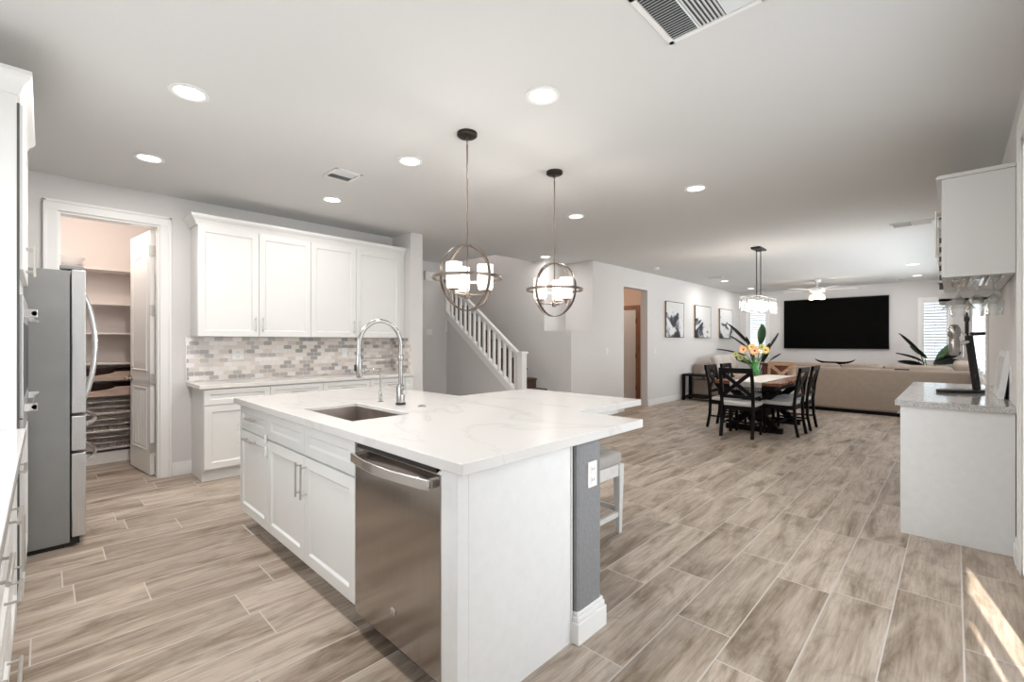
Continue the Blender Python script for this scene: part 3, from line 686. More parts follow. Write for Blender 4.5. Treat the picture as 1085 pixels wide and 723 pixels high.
MB().box(0.13, TW - 0.13, -0.022, -0.02, 1.05, 1.40).build('window', 'black_plastic', od)
MB().box(0.035, TW - 0.035, -0.02, -0.001, 0.865, 0.95).build('control_panel', 'fridge_steel', wo, bevel=0.003)
for z in (1.445, 1.00):
    hn = MB().tube([(0.08, -0.056, z), (TW - 0.08, -0.056, z)], 0.011, 14).build('handle', 'chrome', wo, smooth=True)
    for xm in (0.08, TW - 0.11): MB().box(xm, xm + 0.03, -0.066, -0.02, z - 0.02, z + 0.02).build('handle_mount', 'chrome', hn, bevel=0.003)

lw = [(XT1 + 0.001, -2.45), (-2.45, -1.85), (-1.85, -1.25), (-1.25, -0.62), (-0.62, 0.0)]
nl = ['white base cabinet with two drawers, next to the tall oven cabinet', 'white base cabinet second from the oven cabinet', 'white base cabinet third from the oven cabinet along near counter', 'white base cabinet below the near counter at lower left', 'white base cabinet at the far right end of near counter']
for k, (xa, xb) in enumerate(lw):
    w = xb - xa
    cabinet('near_base_cabinet', nl[k], (xb, -0.105, 0), PI, w, 0.60, 0.872, 0.10, [('drawer', 0, w, 0.64, 0.866, ('h', 0.755, w / 2 - 0.1, w / 2 + 0.1)), ('drawer', 0, w, 0.38, 0.634, ('h', 0.51, w / 2 - 0.1, w / 2 + 0.1)), ('drawer', 0, w, 0.12, 0.374, ('h', 0.25, w / 2 - 0.1, w / 2 + 0.1))] if k % 2 else
            [('drawer', 0, w, 0.70, 0.866, ('h', 0.79, w / 2 - 0.1, w / 2 + 0.1)), ('door', 0, w, 0.12, 0.694, ('v', 0.05, 0.45, 0.66))], group='base cabinets of the near counter')
tag(MB().box(XT1 + 0.001, 0.24, YB + 0.003, -0.058, 0.874, 0.915).build('near_countertop', 'quartz', bevel=0.003), 'white quartz worktop strip at lower left beside the oven cabinet', 'countertop')

# refrigerator (front faces +Y)
fr = thing('refrigerator', 'tall stainless french door refrigerator with gray side', 'refrigerator', (-4.04, 0.19, 0), PI)
FW = 0.91
MB().box(0.0, FW, 0.075, 0.80, 0.03, 1.765).build('body', 'fridge_gray', fr, bevel=0.004)
MB().box(0.02, FW - 0.02, 0.10, 0.70, 0.0, 0.03).box(0.0, FW, 0.03, 0.075, 0.02, 0.055).build('foot_grille', 'black_plastic', fr)
for a, b, hx in ((0.0, FW / 2 - 0.002, FW / 2 - 0.05), (FW / 2 + 0.002, FW, FW / 2 + 0.05)):
    dd = MB().box(a, b, 0.0, 0.068, 0.852, 1.775).build('door', 'fridge_steel', fr, bevel=0.006)
    pts = [(hx, -0.005, 0.90)] + [(hx, -0.012 - 0.058 * math.sin(PI * u / 12) ** 0.8, 0.91 + 0.74 * u / 12) for u in range(1, 12)] + [(hx, -0.005, 1.66)]
    MB().tube(pts, 0.013, 12).build('handle', 'chrome', dd, smooth=True)
for z0, z1 in ((0.612, 0.835), (0.06, 0.595)):
    dd = MB().box(0.0, FW, 0.0, 0.068, z0, z1).build('freezer_drawer', 'fridge_steel', fr, bevel=0.006)
    pts = [(0.06 + (FW - 0.12) * u / 12, -0.005 - 0.058 * math.sin(PI * u / 12) ** 0.6, z1 - 0.06) for u in range(13)]
    MB().tube(pts, 0.014, 12).build('handle', 'chrome', dd, smooth=True)
MB().box(0.005, 0.10, 0.01, 0.12, 1.775, 1.80).box(FW - 0.10, FW - 0.005, 0.01, 0.12, 1.775, 1.80).build('hinge_cover', 'fridge_gray', fr, bevel=0.006)

# ------------------------------------------------------------------ pantry
dr = struct(bpy.data.objects.new('door_1', None)); COL.objects.link(dr); dr.location = (XL - 0.13, PD1 - 0.022, 0); dr.rotation_euler = (0, 0, R(187))
# local x = along the door from the hinge, thickness towards +-y (the room side face is -y after turning)
DWD, DHH, DT = 0.66, 2.40, 0.035
ln = MB().box(0.0, DWD, 0, DT, 0.012, DHH).build('door_leaf', 'white_trim', dr, bevel=0.002)
def arch_panel(y, sgn):
    m_ = MB()
    def frame(P, wdt=0.02, dep=0.006):
        c = Vector((sum(p[0] for p in P) / len(P), sum(p[1] for p in P) / len(P)))
        Q = [Vector(p) + (c - Vector(p)).normalized() * wdt for p in P]; n = len(P)
        A = [m_.bm.verts.new((p[0], y, p[1])) for p in P]; Mv = [m_.bm.verts.new((((Vector(p) + q) / 2).x, y + sgn * dep, ((Vector(p) + q) / 2).y)) for p, q in zip(P, Q)]
        B = [m_.bm.verts.new((q[0], y, q[1])) for q in Q]
        for i in range(n):
            j = (i + 1) % n; m_.bm.faces.new((A[i], A[j], Mv[j], Mv[i])); m_.bm.faces.new((Mv[i], Mv[j], B[j], B[i]))
    x0, x1 = 0.10, DWD - 0.10
    top = [(x0, 1.02), (x1, 1.02), (x1, 2.02)] + [((x0 + x1) / 2 + (x1 - x0) / 2 * math.cos(a), 2.02 + 0.16 * math.sin(a)) for a in [PI * k / 10 for k in range(1, 10)]] + [(x0, 2.02)]
    frame(top); frame([(x0, 0.24), (x1, 0.24), (x1, 0.86), (x0, 0.86)])
    for k in range(1, 8):
        xx = x0 + 0.03 + (x1 - x0 - 0.06) * k / 8
        m_.box(xx - 0.004, xx + 0.004, y, y + sgn * 0.004, 0.28, 0.82); 
    return m_
arch_panel(DT, 1).build('panel_moulding', 'white_trim', ln); arch_panel(0.0, -1).build('panel_moulding', 'white_trim', ln)
for y, s in ((DT, 1), (0, -1)):
    MB().lathe([(0.0, 0), (0.028, 0.0), (0.028, 0.006), (0.012, 0.012), (0.012, 0.03), (0.027, 0.042), (0.027, 0.055), (0.0, 0.066)], seg=20, m=Matrix.Translation((DWD - 0.06, y, 0.93)) @ Matrix.Rotation(R(-90 * s), 4, 'X')).build('door_handle', 'nickel', ln, smooth=True)
for z in (0.28, 0.95, 1.62, 2.20): MB().box(-0.016, 0.002, -0.004, DT + 0.006, z - 0.05, z + 0.05).build('hinge', 'nickel', ln)

sh = thing('pantry_shelving', 'built-in pantry shelves seen through the open doorway', 'shelving', (-6.92, -0.62, 0))
SWD = 1.55
for z in (2.11, 1.735, 1.415, 1.085): MB().box(0.001, 0.33, 0.001, SWD - 0.001, z - 0.02, z).build('shelf', 'pantry_paint', sh)
MB().box(0.001, 0.33, 0.001, 0.02, 0.12, 1.06).box(0.001, 0.33, SWD - 0.02, SWD - 0.001, 0.12, 1.06).build('side_panel', 'pantry_paint', sh)
MB().box(0.001, 0.34, 0.001, SWD - 0.001, 0.0, 0.12).build('plinth', 'white_trim', sh)
for z in (0.905, 0.74):                              # scalloped pull-out drawers
    mb = MB(); n = 24; P = [(0.03, z - 0.01)]
    P = [(0.03, z - 0.015), (SWD - 0.03, z - 0.015), (SWD - 0.03, z + 0.085)]
    c = 0.86
    P += [(c + 0.30 * math.cos(a), z + 0.085 - 0.045 * math.sin(a) ** 1.0) for a in [PI * k / 12 for k in range(13)]]
    P += [(0.03, z + 0.085)]
    mb.prism(P, 0.335, 0.352, 'x'); mb.build('pull_out_drawer', 'pale_wood', sh)
    MB().box(0.02, 0.335, 0.03, SWD - 0.03, z - 0.015, z - 0.005).box(0.01, 0.02, 0.03, SWD - 0.03, z - 0.015, z + 0.11).build('drawer_floor', 'red_wood', sh)
for i, z in enumerate((0.55, 0.36, 0.17)):
    bk = thing('wire_basket', ['topmost chrome wire pull-out basket low in the pantry', 'middle chrome wire pull-out basket low in the pantry', 'lowest chrome wire pull-out basket in the pantry'][i], 'basket', (-6.90, -0.56, z), 0, 'wire baskets in the pantry')
    for y0_, y1_ in ((0.0, 1.42),):
        mb = MB()
        for zz in (0.0, 0.06, 0.12):
            mb.tube([(0.02, y0_, zz), (0.36, y0_, zz), (0.36, y1_, zz), (0.02, y1_, zz)], 0.0028, 6, closed=True)
        mb.build('rim', 'wire_metal', bk)
        mb = MB()
        for k in range(24):
            y = y0_ + (y1_ - y0_) * k / 23; mb.tube([(0.36, y, 0.12), (0.36, y, 0.0), (0.02, y, 0.0)], 0.0018, 4)
        mb.build('wires', 'wire_metal', bk)
    MB().box(0.01, 0.35, 0.0, 1.42, -0.018, -0.006).build('tray', 'pantry_paint', bk)
bw = tag(MB().lathe([(0.0, 0.0), (0.05, 0.0), (0.12, 0.05), (0.15, 0.10), (0.145, 0.10), (0.11, 0.055), (0.0, 0.012)], seg=28).build('serving_bowl', 'white_plastic', smooth=True), 'pale bowl standing on the top pantry shelf', 'bowl'); bw.location = (-6.74, 0.16, 2.111)

# ------------------------------------------------------------------ staircase
st = thing('staircase', 'carpeted brown staircase rising to the left behind balustrade', 'staircase', (0, 0, 0))
mb = MB(); prof = []
x, z = -4.58, 0.0; run, rise = 0.228, 0.171; n = 14
P = [(x, 0.0)]
for k in range(n):
    P += [(x, z + rise)]; z += rise
    P += [(x - run, z)]; x -= run
XTOP, ZTOP = x, z
P += [(-7.795, z), (-7.795, 0)]
def clampx(p): return p
mb.prism(P, YS0 + 0.10, YS1 - 0.001, 'y'); mb.build('steps', 'stair_carpet', st)
mb = MB(); x, z = -4.58, 0.0
for k in range(n): z += rise; mb.tube([(x + 0.008, YS0 + 0.10, z - 0.02), (x + 0.008, YS1 - 0.002, z - 0.02)], 0.02, 8); x -= run
mb.build('nosing', 'stair_carpet', st, smooth=True)
# balustrade
def zs_(x): return 0.625 + (-4.97 - x) * 0.765        # cap of the sloping knee wall (top of skirt board)
ba = thing('balustrade', 'white stair railing with square balusters and newel post', 'railing', (0, 0, 0))
yb = YS0 + 0.02
xa, xb = -4.80, -6.60
mb = MB().prism([(xa, zs_(xa) - 0.13), (xb, zs_(xb) - 0.13), (xb, zs_(xb)), (xa, zs_(xa))], YS0 - 0.022, YS0 + 0.075, 'y'); mb.build('skirt_board', 'white_trim', ba)
RH = 0.62
zr = lambda x: zs_(x) + RH
MB().prism([(xa + 0.02, zr(xa) - 0.07), (xb - 0.02, zr(xb) - 0.07), (xb - 0.02, zr(xb)), (xa + 0.02, zr(xa))], yb - 0.03, yb + 0.035, 'y').build('handrail', 'white_trim', ba, bevel=0.008)
nb = 14
for k in range(nb):
    xx = -4.90 - k * 0.122
    MB().box(xx - 0.019, xx + 0.019, yb - 0.019, yb + 0.019, zs_(xx) - 0.02, zr(xx) - 0.04).build('baluster', 'white_trim', ba)
MB().box(-4.825, -4.715, yb - 0.055, yb + 0.055, 0.0, 1.13).box(-4.84, -4.70, yb - 0.07, yb + 0.07, 1.13, 1.165).build('newel_post', 'white_trim', ba, bevel=0.004)
MB().box(-6.70, -6.60, yb - 0.05, yb + 0.05, 1.5, 2.66).build('upper_newel_post', 'white_trim', ba, bevel=0.004)

# ------------------------------------------------------------------ pendants over the island
def ring(r, w, t, rot, z=0.0, seg=56):
    mb = MB(); m = Matrix.Translation((0, 0, z)) @ rot; vv = []
    for i in range(seg):
        a = 2 * PI * i / seg; c, s = math.cos(a), math.sin(a)
        vv.append([mb.bm.verts.new(m @ Vector((rr * c, rr * s, h))) for rr, h in ((r, -w / 2), (r, w / 2), (r - t, w / 2), (r - t, -w / 2))])
    for i in range(seg):
        A, B = vv[i], vv[(i + 1) % seg]
        for k in range(4): mb.bm.faces.new((A[k], A[(k + 1) % 4], B[(k + 1) % 4], B[k]))
    return mb
def pendant(loc, label, turn, arms):
    t = thing('orb_pendant', label, 'pendant light', loc, turn, 'orb pendants over the island')
    zc = 1.745 - H; 
    cp = MB().lathe([(0.0, 0.0), (0.068, 0.0), (0.068, -0.02), (0.06, -0.026), (0.0, -0.027)], seg=32).build('canopy', 'dark_bronze', t, smooth=True)
    MB().tube([(0, 0, -0.027), (0, 0, -0.05)], 0.012, 12).tube([(0, 0, -0.05), (0, 0, -0.085)], 0.004, 8).build('swivel', 'pendant_metal', cp, smooth=True)
    MB().tube([(0, 0, -0.08), (0, 0, 1.635 - H)], 0.006, 10).build('rod', 'pendant_metal', t, smooth=True)
    for a in (0, 90): ring(0.224, 0.020, 0.004, Matrix.Rotation(R(a), 4, 'Z') @ Matrix.Rotation(R(90), 4, 'X'), zc).build('vertical_ring', 'pendant_metal', t, smooth=True)
    ring(0.236, 0.020, 0.004, Matrix.Identity(4), zc).build('horizontal_ring', 'pendant_metal', t, smooth=True)
    MB().lathe([(0.0, -0.03), (0.018, -0.025), (0.022, 0.0), (0.018, 0.012), (0.0, 0.014)], (0, 0, 1.63 - H), seg=18).build('hub', 'pendant_metal', t, smooth=True)
    for a in arms:
        dx, dy = math.cos(R(a)) * 0.125, math.sin(R(a)) * 0.125; zb = 1.63 - H
        arm = MB().tube([(0, 0, zb), (dx, dy, zb), ], 0.006, 8).tube([(dx, dy, zb - 0.004), (dx, dy, zb + 0.028)], 0.010, 10).lathe([(0.0, 0.024), (0.03, 0.024), (0.034, 0.030), (0.0, 0.030)], (dx, dy, zb), seg=16).build('arm', 'pendant_metal', t, smooth=True)
        MB().lathe([(0.0, 0.032), (0.043, 0.032), (0.052, 0.05), (0.053, 0.205), (0.049, 0.205), (0.045, 0.05), (0.0, 0.045)], (dx, dy, zb), seg=24).build('glass_shade', 'lamp_glass', arm, smooth=True)
    return t
pendant((-2.375, 2.005, H), 'orb pendant light nearer the camera, above the island middle', 0.0, (44, 156, 276))
pendant((-2.39, 2.965, H), 'orb pendant light farther from the camera, right of the other', R(-2), (0, 116, 238))

# ------------------------------------------------------------------ recessed ceiling lights
LP = [(-1.72, 0.57, 'recessed ceiling light above the near end of the island'), (-3.12, 0.575, 'recessed ceiling light nearest the top left corner'), (-4.45, 0.565, 'recessed ceiling light above the pantry door'), (-1.70, 2.0, 'recessed ceiling light near the top between both pendants'),
      (-3.06, 2.0, 'recessed ceiling light left of the nearer pendant rod'), (-4.44, 2.0, 'recessed ceiling light above the back upper cabinets'), (-1.71, 4.19, 'recessed ceiling light right of the farther pendant'),
      (-3.06, 4.18, 'recessed ceiling light just right of the farther pendant rod'), (-4.87, 5.80, 'recessed ceiling light over the foot of the stairs'), (-3.82, 11.0, 'recessed ceiling light left of the crystal chandelier'),
      (-3.85, 13.0, 'recessed ceiling light seen just above the crystal chandelier'), (-0.55, 11.05, 'recessed ceiling light at right, nearer of the two'), (-0.57, 12.95, 'recessed ceiling light at right, farther of the two')]
first = None
for x, y, lab in LP:
    if first is None:
        first = t = thing('ceiling_light', lab, 'ceiling light', (x, y, H), 0, 'recessed ceiling lights')
        MB().lathe([(0.098, 0.0), (0.098, -0.006), (0.080, -0.009), (0.072, -0.004), (0.072, 0.0)], seg=32).build('trim_ring', 'white_trim', t, smooth=True)
        MB().lathe([(0.0, -0.0035), (0.073, -0.0035), (0.073, -0.0005), (0.0, -0.0005)], seg=32).build('diffuser', 'downlight_glow', t)
    else: t = dup(first, (x, y, H), 0, lab)
    l = bpy.data.lights.new('downlight', 'AREA'); l.shape = 'DISK'; l.size = 0.13; l.energy = DOWNLIGHT_W * (1.1 if y > 9 else 1.75 if y < 1 else 0.9); l.color = (1.0, 0.955, 0.91)
    o = bpy.data.objects.new('downlight_lamp', l); o.location = (x, y, H - 0.012); COL.objects.link(o)
# point lamps inside pendants, chandelier and fan, and loose in pantry, hall and stairwell
def lamp(loc, e, r=0.08, col=(1, 0.87, 0.72)):
    l = bpy.data.lights.new('bulb', 'POINT'); l.energy = e; l.shadow_soft_size = r; l.color = col
    o = bpy.data.objects.new('bulb_lamp', l); o.location = loc; COL.objects.link(o)
lamp((-2.12, 7.52, 1.66), 32, 0.12); lamp((-2.375, 2.005, 1.76), 13, 0.04, (1, 0.92, 0.83)); lamp((-2.39, 2.965, 1.76), 13, 0.04, (1, 0.92, 0.83)); lamp((-5.95, 0.25, 2.55), 20, 0.1, (1, 0.88, 0.8)); lamp((-5.5, 8.6, 2.4), 12, 0.1, (1, 0.8, 0.64)); lamp((-2.25, 12.3, 2.1), 16, 0.1)
lamp((-6.4, 5.5, 4.0), 22, 0.2, (1, 0.92, 0.85))

# ------------------------------------------------------------------ ceiling vents and detectors
def vent(name, label, loc, rz, w, h, sections=1, cat='vent'):
    t = thing(name, label, cat, loc, rz)
    MB().box(-w / 2, w / 2, -h / 2, -h / 2 + 0.025, -0.008, 0).box(-w / 2, w / 2, h / 2 - 0.025, h / 2, -0.008, 0).box(-w / 2, -w / 2 + 0.025, -h / 2, h / 2, -0.008, 0).box(w / 2 - 0.025, w / 2, -h / 2, h / 2, -0.008, 0).build('frame', 'white_trim', t, bevel=0.002)
    MB().box(-w / 2 + 0.02, w / 2 - 0.02, -h / 2 + 0.02, h / 2 - 0.02, -0.0015, -0.0005).build('backing', 'vent_dark', t)
    sw = (w - 0.05) / sections
    for s_ in range(sections):
        xa = -w / 2 + 0.025 + s_ * sw; mb = MB()
        if sections > 1: mb.box(xa + sw - 0.006, xa + sw, -h / 2 + 0.02, h / 2 - 0.02, -0.008, -0.002)
        if sections == 3 and s_ == 1 or sections == 1:
            k = xa + 0.008
            while k < xa + sw - 0.008: mb.box(-0.007, 0.007, -h / 2 + 0.02, h / 2 - 0.02, -0.0008, 0.0008, Matrix.Translation((k, 0, -0.006)) @ Matrix.Rotation(R(35), 4, 'Y')); k += 0.0165
        else:
            k = -h / 2 + 0.03; sg = 1
            while k < h / 2 - 0.03: mb.box(xa, xa + sw - 0.006, -0.007, 0.007, -0.0008, 0.0008, Matrix.Translation((0, k, -0.006)) @ Matrix.Rotation(R(40 if s_ == 0 else -40), 4, 'X')); k += 0.0165
        mb.build('louvers', 'louver_white', t)
    return t
vent('ceiling_vent', 'large white air register at the top edge of ceiling', (-0.76, 1.88, H), 0, 0.42, 0.40, 3)
vent('ceiling_vent', 'small white air register left of the nearer pendant', (-3.73, 1.77, H), 0, 0.26, 0.24, 2)
vent('ceiling_vent', 'air register at right above the television side', (-0.36, 7.23, H), 0, 0.40, 0.26, 2)
vent('ceiling_vent', 'thin air register near the living room left wall', (-3.78, 10.25, H), 0, 0.36, 0.20, 1)
vent('ceiling_vent', 'thin far air register beyond the two right ceiling lights', (-0.70, 13.5, H), 0, 0.5, 0.2, 1)
sm = tag(MB().lathe([(0.0, 0.0), (0.065, 0.0), (0.065, -0.02), (0.05, -0.032), (0.0, -0.035)], seg=28).build('smoke_detector', 'white_plastic', smooth=True), 'round white smoke detector on ceiling near the hallway doorway', 'smoke detector'); sm.location = (-4.09, 8.15, H)
plate('light_switch', 'white switch on the wall left of hallway doorway', (XLV, 7.08, 1.15), R(90), 0.07, 0.115, 'switch', 'switch')
plate('light_switch', 'white switch on the wall right of hallway doorway', (XLV, 8.92, 1.13), R(90), 0.07, 0.115, 'switch', 'switch')
plate('thermostat', 'small white thermostat on the gray wall beside stairs', (XH, 4.72, 1.49), R(90), 0.12, 0.10, 'plain', 'thermostat')
tt = thing('door_chime', 'white square chime box high on the wall beside stairs', 'door chime', (XH, 4.72, 2.47), R(90))
MB().box(-0.11, 0.11, -0.05, 0, -0.085, 0.085).build('cover', 'white_plastic', tt, bevel=0.012); MB().box(-0.06, 0.06, -0.053, -0.05, -0.04, 0.04).build('grille', 'white_plastic', tt)

# ------------------------------------------------------------------ pictures on the living room wall
for nm, y0, y1, am, lab in (('framed_picture', 9.34, 10.25, 'art_one', 'framed dark mountain picture nearest the hallway doorway'), ('framed_picture', 10.89, 11.86, 'art_two', 'framed abstract mountain picture in the middle of three'), ('framed_picture', 12.48, 13.44, 'art_three', 'framed mountain picture farthest from the camera, beside window')):
    w = y1 - y0; hh = 0.79
    t = thing(nm, lab, 'picture', (XLV, (y0 + y1) / 2, 1.81), R(90), 'three framed pictures')
    MB().box(-w / 2 + 0.005, w / 2 - 0.005, -0.04, 0, -hh / 2 + 0.005, hh / 2 - 0.005).build('canvas_box', 'canvas_edge', t)
    f = 0.012
    MB().box(-w / 2, w / 2, -0.045, -0.03, -hh / 2, -hh / 2 + f).box(-w / 2, w / 2, -0.045, -0.03, hh / 2 - f, hh / 2).box(-w / 2, -w / 2 + f, -0.045, -0.03, -hh / 2, hh / 2).box(w / 2 - f, w / 2, -0.045, -0.03, -hh / 2, hh / 2).build('frame', 'black_wood', t)
    MB().box(-w / 2 + f, w / 2 - f, -0.042, -0.0405, -hh / 2 + f, hh / 2 - f).build('artwork', am, t)

# ------------------------------------------------------------------ hallway door leaf
dl = struct(bpy.data.objects.new('door_3', None)); COL.objects.link(dl); dl.location = (-5.33, 9.62, 0); dl.rotation_euler = (0, 0, R(205))
lf = MB().box(0, 0.60, 0, 0.035, 0.01, 2.05).build('door_leaf', 'white_trim', dl, bevel=0.002)
for z in (0.25, 1.0, 1.8): MB().box(-0.015, 0.003, -0.006, 0.041, z - 0.05, z + 0.05).build('hinge', 'dark_bronze', lf)
struct(MB().box(-6.05, -5.95, 9.60, 9.62, 0, 2.08).box(-5.32, -5.22, 9.60, 9.62, 0, 2.08).box(-6.05, -5.22, 9.60, 9.62, 2.08, 2.17).build('trim_5', 'brown_wood_trim'))

# ------------------------------------------------------------------ dining set
def make_chair(label, loc, rz, group, frame='black_wood', seat='seat_fabric'):
    """chair facing +Y (seat in front of the back), base centre at origin"""
    t = thing('dining_chair', label, 'chair', loc, rz, group)
    w, d, sh_ = 0.44, 0.42, 0.44
    MB().box(-w / 2 + 0.01, w / 2 - 0.01, -d / 2 + 0.02, d / 2, sh_ - 0.075, sh_ - 0.015).build('seat_rail', frame, t, bevel=0.004)
    rounded(-w / 2 - 0.005, w / 2 + 0.005, -d / 2 + 0.035, d / 2 + 0.02, sh_ - 0.02, sh_ + 0.04).build('seat', seat, t, smooth=True)
    for s in (-1, 1):
        x = s * (w / 2 - 0.02)
        MB().frustum((x - 0.015, x + 0.015, d / 2 - 0.045, d / 2 - 0.015, 0), (x - 0.022, x + 0.022, d / 2 - 0.05, d / 2 - 0.004, sh_ - 0.03)).build('leg', frame, t, bevel=0.003)
        mb = MB(); pts = [(x, -d / 2 - 0.035, 0), (x, -d / 2 + 0.005, 0.22), (x, -d / 2 + 0.012, 0.45), (x, -d / 2 - 0.015, 0.70), (x, -d / 2 - 0.065, 0.955)]
        rs = []
        for (px, py, pz) in pts: rs.append([mb.bm.verts.new((px + a, py + b, pz)) for a, b in ((-0.02, -0.016), (0.02, -0.016), (0.02, 0.018), (-0.02, 0.018))])
        for A, B in zip(rs, rs[1:]):
            for i in range(4): mb.bm.faces.new((A[i], A[(i + 1) % 4], B[(i + 1) % 4], B[i]))
        mb.bm.faces.new(rs[0][::-1]); mb.bm.faces.new(rs[-1])
        mb.build('leg', frame, t, bevel=0.003)
    yb = lambda z: -d / 2 + 0.012 - 0.077 * max(0, (z - 0.45) / 0.5) ** 1.3
    MB().box(-w / 2, w / 2, yb(0.92) - 0.018, yb(0.92) + 0.018, 0.885, 0.955).build('top_rail', frame, t, bevel=0.006)
    MB().box(-w / 2 + 0.02, w / 2 - 0.02, yb(0.56) - 0.012, yb(0.56) + 0.012, 0.535, 0.58).build('lower_rail', frame, t, bevel=0.004)
    MB().bar((-w / 2 + 0.03, yb(0.57), 0.575), (w / 2 - 0.03, yb(0.89), 0.895), 0.050, 0.018, (0, -1, 0.0)).build('cross_slat', frame, t)
    MB().bar((w / 2 - 0.03, yb(0.57) + 0.004, 0.575), (-w / 2 + 0.03, yb(0.89) + 0.004, 0.895), 0.050, 0.018, (0, -1, 0.0)).build('cross_slat', frame, t)
    MB().bar((-w / 2 + 0.02, -d / 2 + 0.02, 0.18), (-w / 2 + 0.02, d / 2 - 0.03, 0.18), 0.014, 0.025).bar((w / 2 - 0.02, -d / 2 + 0.02, 0.18), (w / 2 - 0.02, d / 2 - 0.03, 0.18), 0.014, 0.025).bar((-w / 2 + 0.02, 0, 0.18), (w / 2 - 0.02, 0, 0.18), 0.014, 0.025).build('stretcher', frame, t)
    return t
TCX, TCY = -2.13, 7.83; TY0, TY1 = 6.98, 8.72; TX0, TX1 = -2.56, -1.70; TZ = 0.745
grp = 'black cross-back chairs around the dining table'
ch = make_chair('black cross-back chair at the near end of table, back to camera', (-2.155, 6.86, 0), R(2), grp)
dup(ch, (-1.775, 7.42, 0), R(88), 'black cross-back chair on the right side, nearer of the two')
dup(ch, (-1.765, 8.08, 0), R(90), 'black cross-back chair on the right side, farther of the two')
dup(ch, (-2.50, 7.36, 0), R(-90), 'black cross-back chair on the left side, nearer of the two')
dup(ch, (-2.50, 8.02, 0), R(-90), 'black cross-back chair on the left side, farther of the two')
make_chair('light brown wooden cross-back chair at the far table end', (-2.24, 9.03, 0), R(180), None, 'light_wood')
tb = thing('dining_table', 'dark red-brown wooden dining table with black trestle base', 'table', (TCX, TCY, 0))
lx, ly = (TX1 - TX0) / 2, (TY1 - TY0) / 2
MB().box(-lx, lx, -ly, ly, TZ - 0.045, TZ).build('tabletop', 'table_wood', tb, bevel=0.005)
MB().box(-lx + 0.09, lx - 0.09, -ly + 0.12, ly - 0.12, TZ - 0.12, TZ - 0.046).build('apron', 'black_wood', tb)
for s in (-1, 1):
    y = s * (ly - 0.36); mb = MB()
    mb.bar((-0.30, y, 0.06), (0.30, y, TZ - 0.14), 0.09, 0.10, (0, 1, 0)); mb.bar((0.30, y, 0.06), (-0.30, y, TZ - 0.14), 0.09, 0.10, (0, 1, 0))
    mb.box(-0.38, 0.38, y - 0.05, y + 0.05, 0.0, 0.075); mb.box(-0.36, 0.36, y - 0.05, y + 0.05, TZ - 0.16, TZ - 0.12)
    mb.build('trestle', 'black_wood', tb, bevel=0.006)
MB().box(-0.045, 0.045, -ly + 0.36, ly - 0.36, 0.16, 0.26).build('stretcher_beam', 'black_wood', tb, bevel=0.006)
rn = thing('table_runner', 'white fringed table runner lying along the dining table', 'runner', (TCX, TCY, TZ))
def rfn(u, v):
    y = -ly - 0.02 + u * (2 * ly + 0.04); x = -0.21 + 0.42 * v
    return Vector((x, y, 0.004 + 0.002 * math.sin(u * 40) * math.sin(v * 7)))
MB().grid(rfn, 60, 6).build('cloth', 'runner_cloth', rn, solid=0.002)
mb = MB()
for s in (-1, 1):
    for k in range(22):
        x = -0.20 + 0.40 * k / 21; mb.bar((x, s * (ly + 0.02), 0.003), (x, s * (ly + 0.025), -0.12), 0.006, 0.003, (0, 1, 0))
    mb.box(-0.21, 0.21, s * (ly + 0.018) - 0.002, s * (ly + 0.018) + 0.002, -0.07, 0.004)
mb.build('fringe', 'runner_cloth', rn)
# vase with flowers
VX, VY = -2.42, 8.36
TRZ = TZ + 0.009
vs = thing('flower_vase', 'green glass vase on the dining table', 'vase', (VX, VY, TRZ))
MB().lathe([(0.0, 0.0), (0.055, 0.0), (0.075, 0.04), (0.07, 0.11), (0.05, 0.17), (0.06, 0.22), (0.055, 0.22), (0.045, 0.17), (0.062, 0.11), (0.067, 0.04), (0.05, 0.008), (0.0, 0.008)], seg=28).build('glass', 'green_glass', vs, smooth=True)
fl_ = [(0.02, -0.06, 0.40, 'petal_peach', 0.085, 'large peach daisy facing the camera, centre of the bouquet'), (-0.17, -0.04, 0.42, 'petal_peach', 0.075, 'peach flower at the left of the bouquet'), (-0.06, 0.05, 0.46, 'petal_yellow', 0.07, 'yellow flower at the top back of the bouquet'),
       (0.17, 0.02, 0.41, 'petal_yellow', 0.07, 'yellow flower at the right of the bouquet'), (-0.24, 0.03, 0.28, 'petal_lime', 0.06, 'pale green flower low on the left of the bouquet'), (0.09, 0.08, 0.46, 'petal_lime', 0.06, 'lime flower behind the peach daisy'), (-0.30, -0.02, 0.34, 'petal_lime', 0.05, 'small lime flower at the far left of the bouquet')]
cd = Vector((-VX, -VY, 0.3)).normalized()
